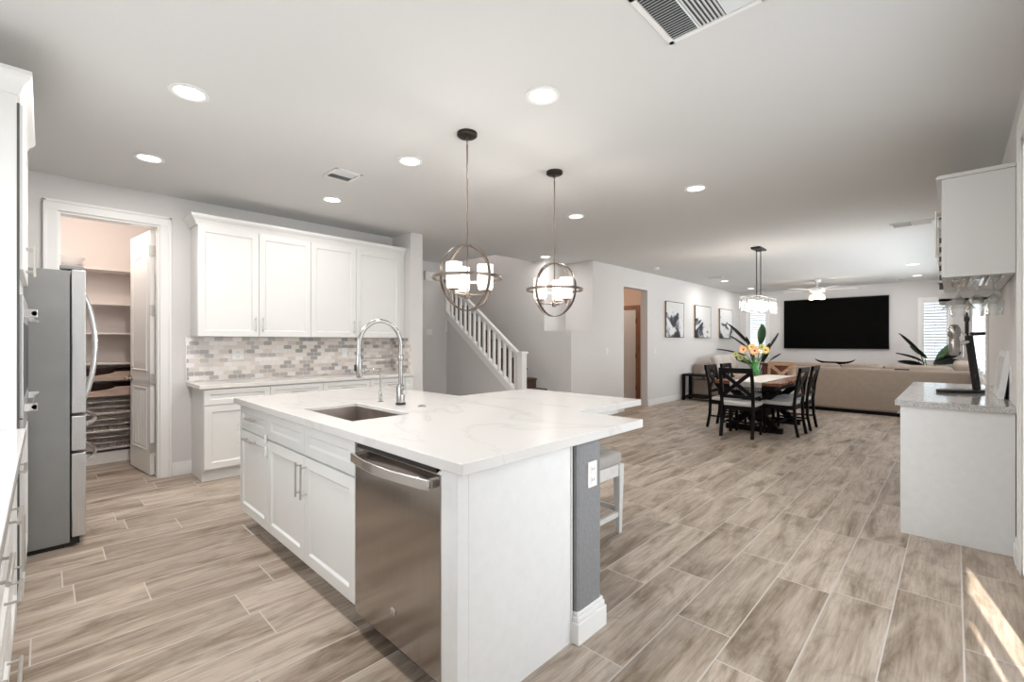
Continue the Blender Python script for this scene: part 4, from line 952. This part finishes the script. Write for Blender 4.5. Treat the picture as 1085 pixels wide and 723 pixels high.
for (dx, dy, z, mt, rr, lab) in fl_:
    f = thing('cut_flower', lab, 'flower', (VX, VY, TRZ + 0.012), 0, 'bouquet in the green vase')
    # offsets are across the view and in depth, turned to the room axes
    X = dx * 0.9; Y = dx * 0.25 + dy
    MB().tube([(X * 0.03, Y * 0.03, 0.0), (X * 0.12, Y * 0.12, 0.16), (X * 0.6, Y * 0.6, z * 0.72), (X, Y, z - 0.01)], 0.004, 6).build('stem', 'stem_green', f, smooth=True)
    c = Vector((X, Y, z)); q = cd.to_track_quat('Z', 'Y').to_matrix().to_4x4()
    mb = MB(); npet = 16
    for layer in range(2):
        for k in range(npet):
            a = 2 * PI * (k + 0.5 * layer) / npet; L_ = rr * (1 - 0.25 * layer); w_ = rr * 0.20
            m_ = Matrix.Translation(c) @ q @ Matrix.Rotation(a, 4, 'Z') @ Matrix.Rotation(R(-12 - 14 * layer), 4, 'Y')
            P_ = [m_ @ Vector(p) for p in ((0.008, -w_ * 0.4, 0), (L_ * 0.6, -w_, 0), (L_, 0, 0), (L_ * 0.6, w_, 0), (0.008, w_ * 0.4, 0))]
            vv = [mb.bm.verts.new(p) for p in P_]; mb.bm.faces.new(vv)
    mb.build('petals', mt, f, solid=0.0015)
    MB().lathe([(0.0, 0.014), (rr * 0.2, 0.010), (rr * 0.3, 0.0), (0.0, -0.004)], seg=16, m=Matrix.Translation(c) @ q).build('flower_heart', 'flower_heart', f, smooth=True)
    mb = MB()
    for k in range(3):
        a = random.uniform(0, 2 * PI); h0 = random.uniform(0.18, z * 0.75); b0 = Vector((X * h0 / z * 0.7, Y * h0 / z * 0.7, h0)); e = b0 + Vector((math.cos(a) * 0.09, math.sin(a) * 0.09, 0.05))
        s_ = Vector((-math.sin(a), math.cos(a), 0)) * 0.015; mid = (b0 + e) / 2 + Vector((0, 0, 0.02))
        vv = [mb.bm.verts.new(p) for p in (b0, mid - s_, e, mid + s_)]; mb.bm.faces.new(vv)
    mb.build('leaves', 'stem_green', f, solid=0.001)

# linear crystal chandelier
cx, cy = -2.12, 7.52
t = thing('crystal_chandelier', 'rectangular crystal chandelier glowing above the dining table', 'chandelier', (cx, cy, H))
MB().box(-0.065, 0.065, -0.16, 0.16, -0.03, 0).build('canopy', 'black_metal', t, bevel=0.006)
for y in (-0.10, 0.10): MB().tube([(0, y, -0.03), (0, y, 1.985 - H)], 0.007, 8).build('rod', 'black_metal', t)
zt, lyc, lxc = 1.985 - H, 0.42, 0.13
mb = MB().box(-lxc, lxc, -lyc, -lyc + 0.012, zt - 0.012, zt).box(-lxc, lxc, lyc - 0.012, lyc, zt - 0.012, zt).box(-lxc, -lxc + 0.012, -lyc, lyc, zt - 0.012, zt).box(lxc - 0.012, lxc, -lyc, lyc, zt - 0.012, zt).box(-0.006, 0.006, -lyc, lyc, zt - 0.012, zt)
mb.build('frame', 'nickel', t)
n1 = 10
for s in (-1, 1):
    for k in range(n1):
        y = -lyc + 0.03 + (2 * lyc - 0.06) * k / (n1 - 1); MB().frustum((s * lxc - 0.013, s * lxc + 0.013, y - 0.015, y + 0.015, zt - 0.23), (s * lxc - 0.009, s * lxc + 0.009, y - 0.011, y + 0.011, zt - 0.012)).build('crystal_bar', 'crystal', t)
for s in (-1, 1):
    for k in range(3):
        x = -0.075 + 0.075 * k; MB().frustum((x - 0.015, x + 0.015, s * lyc - 0.013, s * lyc + 0.013, zt - 0.23), (x - 0.011, x + 0.011, s * lyc - 0.009, s * lyc + 0.009, zt - 0.012)).build('crystal_bar', 'crystal', t)
for k in range(8):
    y = -0.35 + 0.10 * k
    MB().lathe([(0.0, -0.19), (0.022, -0.18), (0.032, -0.13), (0.024, -0.08), (0.012, -0.06), (0.0, -0.055)], (0, y, zt), seg=14).build('bulb', 'bulb_glow', t, smooth=True)

# ------------------------------------------------------------------ living room
tv = thing('television', 'very large flat black television mounted on the far wall', 'television', (-2.23, YF - 0.012, 1.79))
MB().box(-1.11, 1.11, -0.075, -0.03, -0.65, 0.65).build('casing', 'black_plastic', tv, bevel=0.004)
MB().box(-1.095, 1.095, -0.077, -0.075, -0.635, 0.635).build('screen', 'screen_black', tv)
MB().box(-0.3, 0.3, -0.03, 0.0, -0.2, 0.2).build('wall_bracket', 'black_metal', tv)
md = thing('media_console', 'low red-brown wooden media console under the television', 'console', (-2.2, 13.80, 0))
MB().box(-1.6, 1.6, -0.22, 0.24, 0.70, 0.745).build('top', 'red_wood', md, bevel=0.005)
MB().box(-1.55, 1.55, -0.20, 0.23, 0.10, 0.70).build('body', 'black_wood', md)
for k in range(4): MB().box(-1.53 + k * 0.765, -0.785 + k * 0.765, -0.215, -0.2, 0.13, 0.68).build('door', 'red_wood', md, bevel=0.004)
for s in (-1, 1):
    for q in (-1, 1): MB().box(s * 1.48 - 0.03, s * 1.48 + 0.03, q * 0.15 - 0.03, q * 0.15 + 0.03, 0, 0.10).build('leg', 'black_wood', md)
b2 = thing('centrepiece_bowl', 'dark boat-shaped bowl on the media console under television', 'bowl', (-2.15, 13.78, 0.746))
def bfn(u, v):
    x = -0.42 + 0.84 * u; w = 0.11 * math.cos((u - 0.5) * PI * 0.96) ** 0.7; a = PI * v
    return Vector((x, -w * math.cos(a), 0.005 + 0.07 - 0.065 * math.sin(a) * (math.cos((u - 0.5) * PI) ** 0.5 if 0 < u < 1 else 0) + 0.07 * (2 * u - 1) ** 4))
MB().grid(bfn, 24, 10).build('bowl_shell', 'black_wood', b2, solid=0.008, smooth=True); MB().box(-0.12, 0.12, -0.04, 0.04, 0, 0.02).build('foot', 'black_wood', b2)

sf = thing('sectional_sofa', 'long beige sectional sofa with its back to the camera', 'sofa', (0, 0, 0))
SY = 10.42; SX0, SX1 = -2.42, 0.20
MB().box(SX0, SX1, SY + 0.23, SY + 0.95, 0.06, 0.42).build('base', 'sofa_fabric', sf, bevel=0.03)
MB().box(SX0 + 0.02, SX1 - 0.02, SY + 0.02, SY + 0.93, 0.0, 0.06).box(SX1 - 0.90, SX1 - 0.02, SY + 0.93, 12.6, 0, 0.06).build('plinth', 'black_wood', sf)
MB().box(SX0, SX1, SY, SY + 0.22, 0.06, 0.83).build('backrest', 'sofa_fabric', sf, bevel=0.04)
MB().box(SX0, SX0 + 0.22, SY + 0.22, SY + 0.95, 0.42, 0.64).build('armrest', 'sofa_fabric', sf, bevel=0.04)
MB().box(SX1 - 0.93, SX1, SY + 0.95, 12.65, 0.06, 0.42).build('chaise_base', 'sofa_fabric', sf, bevel=0.03)
MB().box(SX1 - 0.22, SX1, SY + 0.22, 12.65, 0.42, 0.95).build('chaise_backrest', 'sofa_fabric', sf, bevel=0.05)
sw = (SX1 - 0.93 - SX0 - 0.22) / 2
for k in range(2): rounded(SX0 + 0.22 + k * sw, SX0 + 0.22 + (k + 1) * sw, SY + 0.24, SY + 0.98, 0.40, 0.56).build('seat_cushion', 'sofa_fabric', sf, smooth=True)
for k in range(2): rounded(SX1 - 0.93, SX1 - 0.22, SY + 0.95 + k * 0.63, SY + 0.95 + (k + 1) * 0.63, 0.40, 0.56).build('seat_cushion', 'sofa_fabric', sf, smooth=True)
bx = [SX0 + 0.03, SX0 + 0.86, SX0 + 1.50, SX1 - 0.20]
for a, b in zip(bx, bx[1:]): rounded(a, b, SY + 0.10, SY + 0.36, 0.50, 0.905).build('back_cushion', 'sofa_fabric', sf, smooth=True)
rc = tag(MB().box(-0.10, 0.10, -0.025, 0.025, 0, 0.022).build('remote_control', 'black_plastic', bevel=0.006), 'black remote control lying on top of the sofa back', 'remote control'); rc.location = (-0.66, SY + 0.04, 0.821)
ls = thing('loveseat', 'beige loveseat against the living room left wall', 'sofa', (0, 0, 0))
MB().box(XLV + 0.05, XLV + 1.0, 10.72, 12.5, 0.08, 0.42).build('base', 'sofa_fabric', ls, bevel=0.03)
MB().box(XLV + 0.05, XLV + 0.30, 10.72, 12.5, 0.42, 0.80).build('backrest', 'sofa_fabric', ls, bevel=0.05)
for y in (10.72, 12.28): MB().box(XLV + 0.30, XLV + 1.0, y, y + 0.22, 0.42, 0.59).build("armrest", "sofa_fabric", ls, bevel=0.05)
for k in range(2): rounded(XLV + 0.30, XLV + 1.02, 10.94 + k * 0.67, 11.61 + k * 0.67, 0.41, 0.56).build('seat_cushion', 'sofa_fabric', ls, smooth=True)
MB().box(XLV + 0.1, XLV + 0.95, 10.76, 12.46, 0, 0.08).build('plinth', 'black_wood', ls)
for k, lab in enumerate(('plump greige pillow nearest the camera on the loveseat', 'plump greige pillow in the middle of the loveseat', 'plump greige pillow at the far end of loveseat')):
    pl = tag(rounded(-0.09, 0.09, -0.27, 0.27, -0.21, 0.21, 0.3).build('throw_pillow', 'pillow_fabric', smooth=True), lab, 'pillow', 'pillows on the loveseat')
    pl.location = (XLV + 0.47, 11.12 + k * 0.47, 0.80); pl.rotation_euler = (0, R(-16), R((8, -6, 5)[k]))
ct = thing('console_table', 'black open-frame console table at the left wall', 'table', (-3.95, 10.33, 0))
MB().box(-0.50, 0.50, -0.21, 0.21, 0.545, 0.59).build('top', 'black_wood', ct, bevel=0.004)
for s in (-1, 1):
    for q in (-1, 1): MB().box(s * 0.47 - 0.03, s * 0.47 + 0.03, q * 0.18 - 0.03, q * 0.18 + 0.03, 0, 0.545).build('leg', 'black_wood', ct)
MB().box(-0.46, 0.46, -0.19, 0.19, 0.06, 0.10).build('shelf', 'black_wood', ct)
# bird of paradise plants
def leaf(base, tip, w, droop=0.06):
    base, tip = Vector(base), Vector(tip); d = tip - base; L_ = d.length; t_ = d.normalized(); side = t_.cross(Vector((0.69, 0.72, 0.05)) if abs(t_.z) > 0.2 else Vector((0, 0, 1))).normalized(); nrm = side.cross(t_)
    mb = MB()
    def fn(u, v):
        ww = w * math.sin(PI * min(1, u * 0.96 + 0.04)) ** 0.65 * (v - 0.5) * 2
        return base + t_ * (L_ * u) + side * ww + nrm * (abs(v - 0.5) * 0.5 * w) + Vector((0, 0, -droop * u * u))
    return mb.grid(fn, 12, 6)
def plant(name, label, loc, leaves, pot=0.17):
    t = thing(name, label, 'plant', loc)
    p = MB().lathe([(0.0, 0.0), (pot * 0.75, 0.0), (pot, 0.36), (pot * 0.92, 0.36), (pot * 0.88, 0.30), (0.0, 0.30)], seg=28).build('pot', 'pot_gray', t, smooth=True)
    MB().lathe([(0.0, 0.31), (pot * 0.87, 0.305), (pot * 0.85, 0.29), (0.0, 0.29)], seg=20).build('soil', 'soil', p)
    for (b, tip, w, m_) in leaves:
        s0 = Vector((b[0] * 0.12, b[1] * 0.12, 0.30)); bb = Vector(b)
        MB().tube([s0, (s0 + bb) / 2 + Vector((0, 0, 0.03)), bb + (Vector(tip) - bb) * 0.1], [0.012, 0.010, 0.007], 6).build('stem', 'stem_green' if m_ == 'leaf_green' else 'leaf_dark', t, smooth=True)
        leaf(b, tip, w).build('leaf', m_, t, smooth=True, solid=0.003)
    return t
# view-right direction is roughly (0.72, 0.70)
def vr(a, z, dep=0.0): return (0.72 * a - 0.70 * dep, 0.70 * a + 0.72 * dep, z)
plant('potted_plant', 'tall dark-leaved bird of paradise plant in the far left corner', (-3.72, 13.05, 0),
      [(vr(0.05, 1.25), vr(0.10, 1.86), 0.19, 'leaf_green'), (vr(-0.2, 1.22), vr(-0.72, 1.85, 0.1), 0.09, 'leaf_dark'), (vr(-0.15, 1.05), vr(-0.75, 1.52, -0.1), 0.10, 'leaf_dark'), (vr(-0.3, 0.95), vr(-1.05, 1.18), 0.08, 'leaf_dark'),
       (vr(0.3, 1.15), vr(0.58, 1.62, 0.05), 0.08, 'leaf_dark'), (vr(0.35, 0.85), vr(0.62, 1.08), 0.06, 'leaf_dark'), (vr(-0.1, 0.70), vr(-0.65, 1.0, 0.2), 0.10, 'leaf_dark'), (vr(0.1, 0.8), vr(0.2, 1.35, -0.2), 0.13, 'leaf_dark'), (vr(-0.1, 0.8), vr(-0.45, 1.5, -0.3), 0.12, 'leaf_dark')])
plant('potted_plant', 'bird of paradise plant with drooping leaves in far right corner', (-0.40, 13.45, 0),
      [(vr(-0.12, 0.98), vr(-0.66, 1.56), 0.062, 'leaf_dark'), (vr(-0.18, 0.90), vr(-0.72, 1.12), 0.075, 'leaf_dark'), (vr(-0.12, 0.78), vr(-0.60, 0.94, 0.1), 0.08, 'leaf_dark'), (vr(-0.1, 0.85), vr(-0.45, 1.02, -0.1), 0.07, 'leaf_dark'), (vr(0.15, 0.95), vr(0.58, 1.42), 0.12, 'leaf_green'), (vr(0.12, 0.9), vr(0.62, 1.18, -0.1), 0.10, 'leaf_dark'), (vr(0.1, 0.85), vr(0.5, 0.98, -0.2), 0.07, 'leaf_dark'),
       (vr(-0.05, 0.95), vr(-0.30, 1.28, 0.15), 0.06, 'leaf_green')], 0.15)

# ceiling fan
ff = thing('ceiling_fan', 'white ceiling fan with three small glass lights', 'ceiling fan', (-2.25, 12.3, H), R(20))
MB().lathe([(0.0, 0), (0.075, 0), (0.07, -0.05), (0.02, -0.07), (0.0, -0.07)], seg=24).build('canopy', 'white_plastic', ff, smooth=True)
MB().tube([(0, 0, -0.06), (0, 0, -0.17)], 0.014, 10).build('downrod', 'white_plastic', ff)
MB().lathe([(0.0, -0.15), (0.06, -0.16), (0.15, -0.19), (0.155, -0.25), (0.11, -0.29), (0.06, -0.31), (0.0, -0.31)], seg=28).build('motor_housing', 'white_plastic', ff, smooth=True)
for k in range(5):
    m_ = Matrix.Rotation(2 * PI * k / 5, 4, 'Z')
    bl = MB().prism([(0.22, -0.055), (0.70, -0.075), (0.74, -0.05), (0.75, 0.0), (0.74, 0.05), (0.70, 0.075), (0.22, 0.055)], -0.225, -0.217, 'z')
    bl.box(0.12, 0.26, -0.02, 0.02, -0.232, -0.225)
    for v in bl.bm.verts: v.co = m_ @ v.co
    bl.build('blade', 'white_plastic', ff)
for k in range(3):
    a = 2 * PI * k / 3 + 0.4; c = (0.12 * math.cos(a), 0.12 * math.sin(a), 0)
    ar = MB().tube([(0, 0, -0.31), (c[0], c[1], -0.33)], 0.01, 8).build('light_arm', 'white_plastic', ff)
    MB().lathe([(0.0, -0.32), (0.03, -0.325), (0.055, -0.38), (0.06, -0.43), (0.045, -0.445), (0.0, -0.45)], c, seg=20).build('glass_shade', 'fan_glow', ar, smooth=True)

# ------------------------------------------------------------------ bar on the right wall
BX, BY0, BY1 = -0.265, 4.127, 6.05
wb = (BY1 - BY0) / 3
for k in range(3):
    cabinet('bar_base_cabinet', ['white bar base cabinet with plain end panel facing the camera', 'white bar base cabinet in the middle of the bar', 'white bar base cabinet at the far end of bar'][k], (BX + 0.02, BY0 + (k + 1) * wb - (0.0 if k < 2 else 0.0), 0), R(-90), wb - 0.001, 0.512, 0.872, 0.0 if k == 0 else 0.10,
            [('drawer', 0, wb, 0.70, 0.866, ('h', 0.79, wb / 2 - 0.08, wb / 2 + 0.08)), ('door', 0, wb, 0.12, 0.694, ('v', 0.06, 0.52, 0.66))], 'panel_white', group='bar base cabinets')
tag(MB().box(BX - 0.03, XR - 0.002, BY0 - 0.045, BY1 + 0.03, 0.8735, 0.913).build('bar_countertop', 'granite', bevel=0.003), 'speckled gray granite bar top on the right wall', 'countertop')
ux0 = -0.042
tag(MB().box(-0.268, XR - 0.004, 4.108, 4.1245, 0.0, 0.872).build('bar_end_panel', 'panel_white', bevel=0.002), 'plain white end panel of the bar facing the camera', 'panel')
for k, (a, b) in enumerate(((4.13, 4.75), (4.75, 5.37))):
    cabinet('bar_wall_cabinet', ['white bar wall cabinet facing camera with its plain side', 'white bar wall cabinet behind the first one'][k], (ux0, b, 1.735), R(-90), b - a - 0.001, 0.310, 0.645, 0, [('door', 0, (b - a) / 2, 0, 0.645, ('v', (b - a) / 2 - 0.03, 0.18, 0.5)), ('door', (b - a) / 2, b - a, 0, 0.645, ('v', (b - a) / 2 + 0.03, 0.18, 0.5))], 'cabinet_white', group='bar wall cabinets')
wr = thing('wine_rack', 'white wall wine rack with dark square cubbies', 'wine rack', (-0.098, 6.00, 1.66), R(-90))
W_ = 0.628
mb = MB().box(0, W_, 0.30, 0.366, 0, 0.72)
for k in range(5): mb.box(k * (W_ - 0.02) / 4, k * (W_ - 0.02) / 4 + 0.02, 0, 0.30, 0, 0.72)
for k in range(6): mb.box(0.02, W_, 0, 0.30, k * 0.14, k * 0.14 + 0.02)
mb.build('lattice', 'cabinet_white', wr)
MB().box(0.02, W_ - 0.02, 0.29, 0.2995, 0.02, 0.70).build('backing', 'vent_dark', wr)
for k in range(6): MB().box(W_, W_ + 0.0015, 0.004, 0.030, 0.10 + k * 0.08, 0.145 + k * 0.08).build('side_slot', 'vent_dark', wr)
tag(MB().prism([(-0.088, 2.382), (-0.088, 2.395), (-0.075, 2.405), (XR - 0.002, 2.405), (XR - 0.002, 2.382)], 4.115, 6.01, 'y').build('bar_cabinet_moulding', 'cabinet_white', bevel=0.003), 'white flat moulding capping the bar wall cabinets', 'moulding')
# glass holder rails and hanging glasses
gh = thing('stemware_rack', 'metal stemware rails screwed under bar cabinets', 'rack', (0, 0, 0))
for x in (-0.01, 0.045, 0.075, 0.13, 0.16, 0.215): MB().box(x - 0.0025, x + 0.0025, 4.18, 4.70, 1.716, 1.7335).box(x - 0.007, x + 0.007, 4.18, 4.70, 1.7155, 1.717).build('rail', 'handle_steel', gh)
def glass(kind, label, loc):
    t = thing('hanging_' + kind, label, 'glass', loc, 0, 'glasses hanging under the bar cabinet')
    if kind == 'martini_glass': prof = [(0.0, 0.0), (0.036, 0.0), (0.036, -0.003), (0.006, -0.012), (0.004, -0.085), (0.006, -0.095), (0.084, -0.19), (0.082, -0.19), (0.004, -0.099), (0.0, -0.097)]
    else: prof = [(0.0, 0.0), (0.034, 0.0), (0.034, -0.003), (0.006, -0.010), (0.004, -0.085), (0.010, -0.095), (0.034, -0.12), (0.041, -0.15), (0.036, -0.235), (0.0345, -0.235), (0.0395, -0.15), (0.0325, -0.122), (0.008, -0.099), (0.0, -0.097)]
    MB().lathe(prof, seg=28).build('glass_body', 'clear_glass', t, smooth=True)
gz = 1.7195
for k, (kd, x, y, lab) in enumerate([('martini_glass', 0.018, 4.225, 'martini glass hanging at the front left of the rack'), ('wine_glass', 0.103, 4.30, 'wine glass hanging in the middle rail, front'), ('wine_glass', 0.188, 4.26, 'wine glass hanging nearest the wall, front'), ('wine_glass', 0.103, 4.40, 'wine glass hanging in the middle rail, second row'),
                                     ('wine_glass', 0.188, 4.36, 'wine glass hanging nearest the wall, second row'), ('wine_glass', 0.018, 4.42, 'wine glass hanging behind the martini glass'), ('wine_glass', 0.103, 4.50, 'wine glass hanging in the middle rail, third row'), ('wine_glass', 0.188, 4.46, 'wine glass hanging nearest the wall, third row')]):
    glass(kd, lab, (x, y, gz - 0.0))
# lever wine opener standing on the bar
pz = 0.9135
wo2 = thing('lever_wine_opener', 'black and chrome tabletop lever bottle opener on the bar', 'bottle opener', (0.065, 5.05, pz), R(42)); wo2.scale = (1.08, 1.08, 1.12)
# local x = to the right in view
mb = MB(); ov_ = [(-0.13 + 0.17 * math.cos(a) * 0.9 + 0.12, 0.075 * math.sin(a)) for a in [2 * PI * k / 36 for k in range(36)]]
mb.prism([(p[0] * 1.05 - 0.03, p[1]) for p in ov_], 0.0, 0.022, 'z'); mb.build('base', 'black_plastic', wo2, bevel=0.006)
MB().bar((0.075, 0, 0.02), (0.018, 0, 0.40), 0.035, 0.035, (0, 1, 0)).build('post', 'black_plastic', wo2, bevel=0.006)
MB().lathe([(0.0, 0.26), (0.024, 0.26), (0.030, 0.28), (0.030, 0.36), (0.026, 0.385), (0.034, 0.40), (0.034, 0.45), (0.02, 0.475), (0.0, 0.478)], (-0.085, 0, 0), seg=22).build('opener_barrel', 'dark_chrome', wo2, smooth=True)
MB().tube([(-0.06, 0, 0.34), (0.025, 0, 0.36)], 0.016, 10).tube([(-0.05, 0, 0.44), (0.0, 0, 0.40), (0.05, 0, 0.405)], 0.007, 8).build('clamp_arm', 'chrome', wo2, smooth=True)
MB().tube([(0.035, 0, 0.41), (0.125, 0, 0.413)], 0.012, 12).build('lever_grip', 'black_plastic', wo2, smooth=True)
MB().tube([(0.005, 0.0, 0.38), (0.005, 0.0, 0.52)], 0.011, 10).tube([(0.005, 0.0, 0.50), (0.005, 0.0, 0.56)], 0.016, 10).build('upright_grip', 'black_plastic', wo2, smooth=True)
MB().tube([(-0.02, 0.0, 0.25), (-0.02, 0.0, 0.36)], 0.012, 10).build('corkscrew_guide', 'chrome', wo2, smooth=True)
# white picture frame leaning on the wall
pf = thing('photo_frame', 'white photo frame leaning against the wall on the bar', 'picture frame', (XR - 0.055, 5.25, pz), R(-90))
m_ = Matrix.Rotation(R(-7), 4, 'X')
mb = MB(); w, h, b = 0.62, 0.34, 0.05
mb.box(0, w, 0, 0.03, 0, b, m_).box(0, w, 0, 0.03, h - b, h, m_).box(0, b, 0, 0.03, b, h - b, m_).box(w - b, w, 0, 0.03, b, h - b, m_); mb.build('frame', 'white_trim', pf)
MB().box(b, w - b, 0.012, 0.02, b, h - b, m_).build('print', 'art_two', pf); MB().box(0.002, w - 0.002, 0.0302, 0.034, 0.002, h - 0.002, m_).build('backing', 'black_plastic', pf)
plate('light_switch', 'white switch on the right wall above bar beside the casing', (XR, 4.42, 1.10), R(-90), 0.07, 0.115, 'switch', 'switch')

# ------------------------------------------------------------------ stool tucked under the island wing
def stool(label, loc, rz):
    t = thing('counter_stool', label, 'stool', loc, rz)
    w, d, hs = 0.38, 0.46, 0.48
    def sfn_top(x, y): return 0.035 - 0.0 * x
    rounded(-w / 2 - 0.004, w / 2 + 0.004, -d / 2 - 0.004, d / 2 + 0.004, hs - 0.012, hs + 0.085).build('seat', 'stool_fabric', t, smooth=True)
    MB().box(-w / 2 + 0.01, w / 2 - 0.01, -d / 2 + 0.005, -d / 2 + 0.03, hs - 0.085, hs - 0.005).box(-w / 2 + 0.01, w / 2 - 0.01, d / 2 - 0.03, d / 2 - 0.005, hs - 0.085, hs - 0.005).box(-w / 2 + 0.005, -w / 2 + 0.03, -d / 2 + 0.01, d / 2 - 0.01, hs - 0.085, hs - 0.005).box(w / 2 - 0.03, w / 2 - 0.005, -d / 2 + 0.01, d / 2 - 0.01, hs - 0.085, hs - 0.005).build('seat_rail', 'stool_paint', t, bevel=0.003)
    for sx in (-1, 1):
        for sy in (-1, 1):
            a, b = sx * (w / 2 - 0.02), sy * (d / 2 - 0.02)
            MB().frustum((a - 0.016, a + 0.017, b - 0.017, b + 0.017, 0.0), (a - 0.028, a + 0.028, b - 0.028, b + 0.028, hs - 0.008)).build('leg', 'stool_paint', t, bevel=0.003)
    z = 0.13
    MB().bar((w / 2 - 0.02, -d / 2 + 0.03, z), (w / 2 - 0.02, d / 2 - 0.03, z), 0.02, 0.035).build('stretcher', 'stool_paint', t, bevel=0.002)
    MB().bar((-w / 2 + 0.02, -d / 2 + 0.03, z), (-w / 2 + 0.02, d / 2 - 0.03, z), 0.02, 0.035).build('stretcher', 'stool_paint', t, bevel=0.002)
    MB().bar((-w / 2 + 0.03, d / 2 - 0.02, z + 0.03), (w / 2 - 0.03, d / 2 - 0.02, z + 0.03), 0.02, 0.035).build('stretcher', 'stool_paint', t, bevel=0.002)
    MB().bar((-w / 2 + 0.03, -d / 2 + 0.02, z + 0.03), (w / 2 - 0.03, -d / 2 + 0.02, z + 0.03), 0.02, 0.035).build('stretcher', 'stool_paint', t, bevel=0.002)
    return t
stool('off-white backless stool with gray padded seat behind the gray column', (-1.83, 2.55, 0), 0)
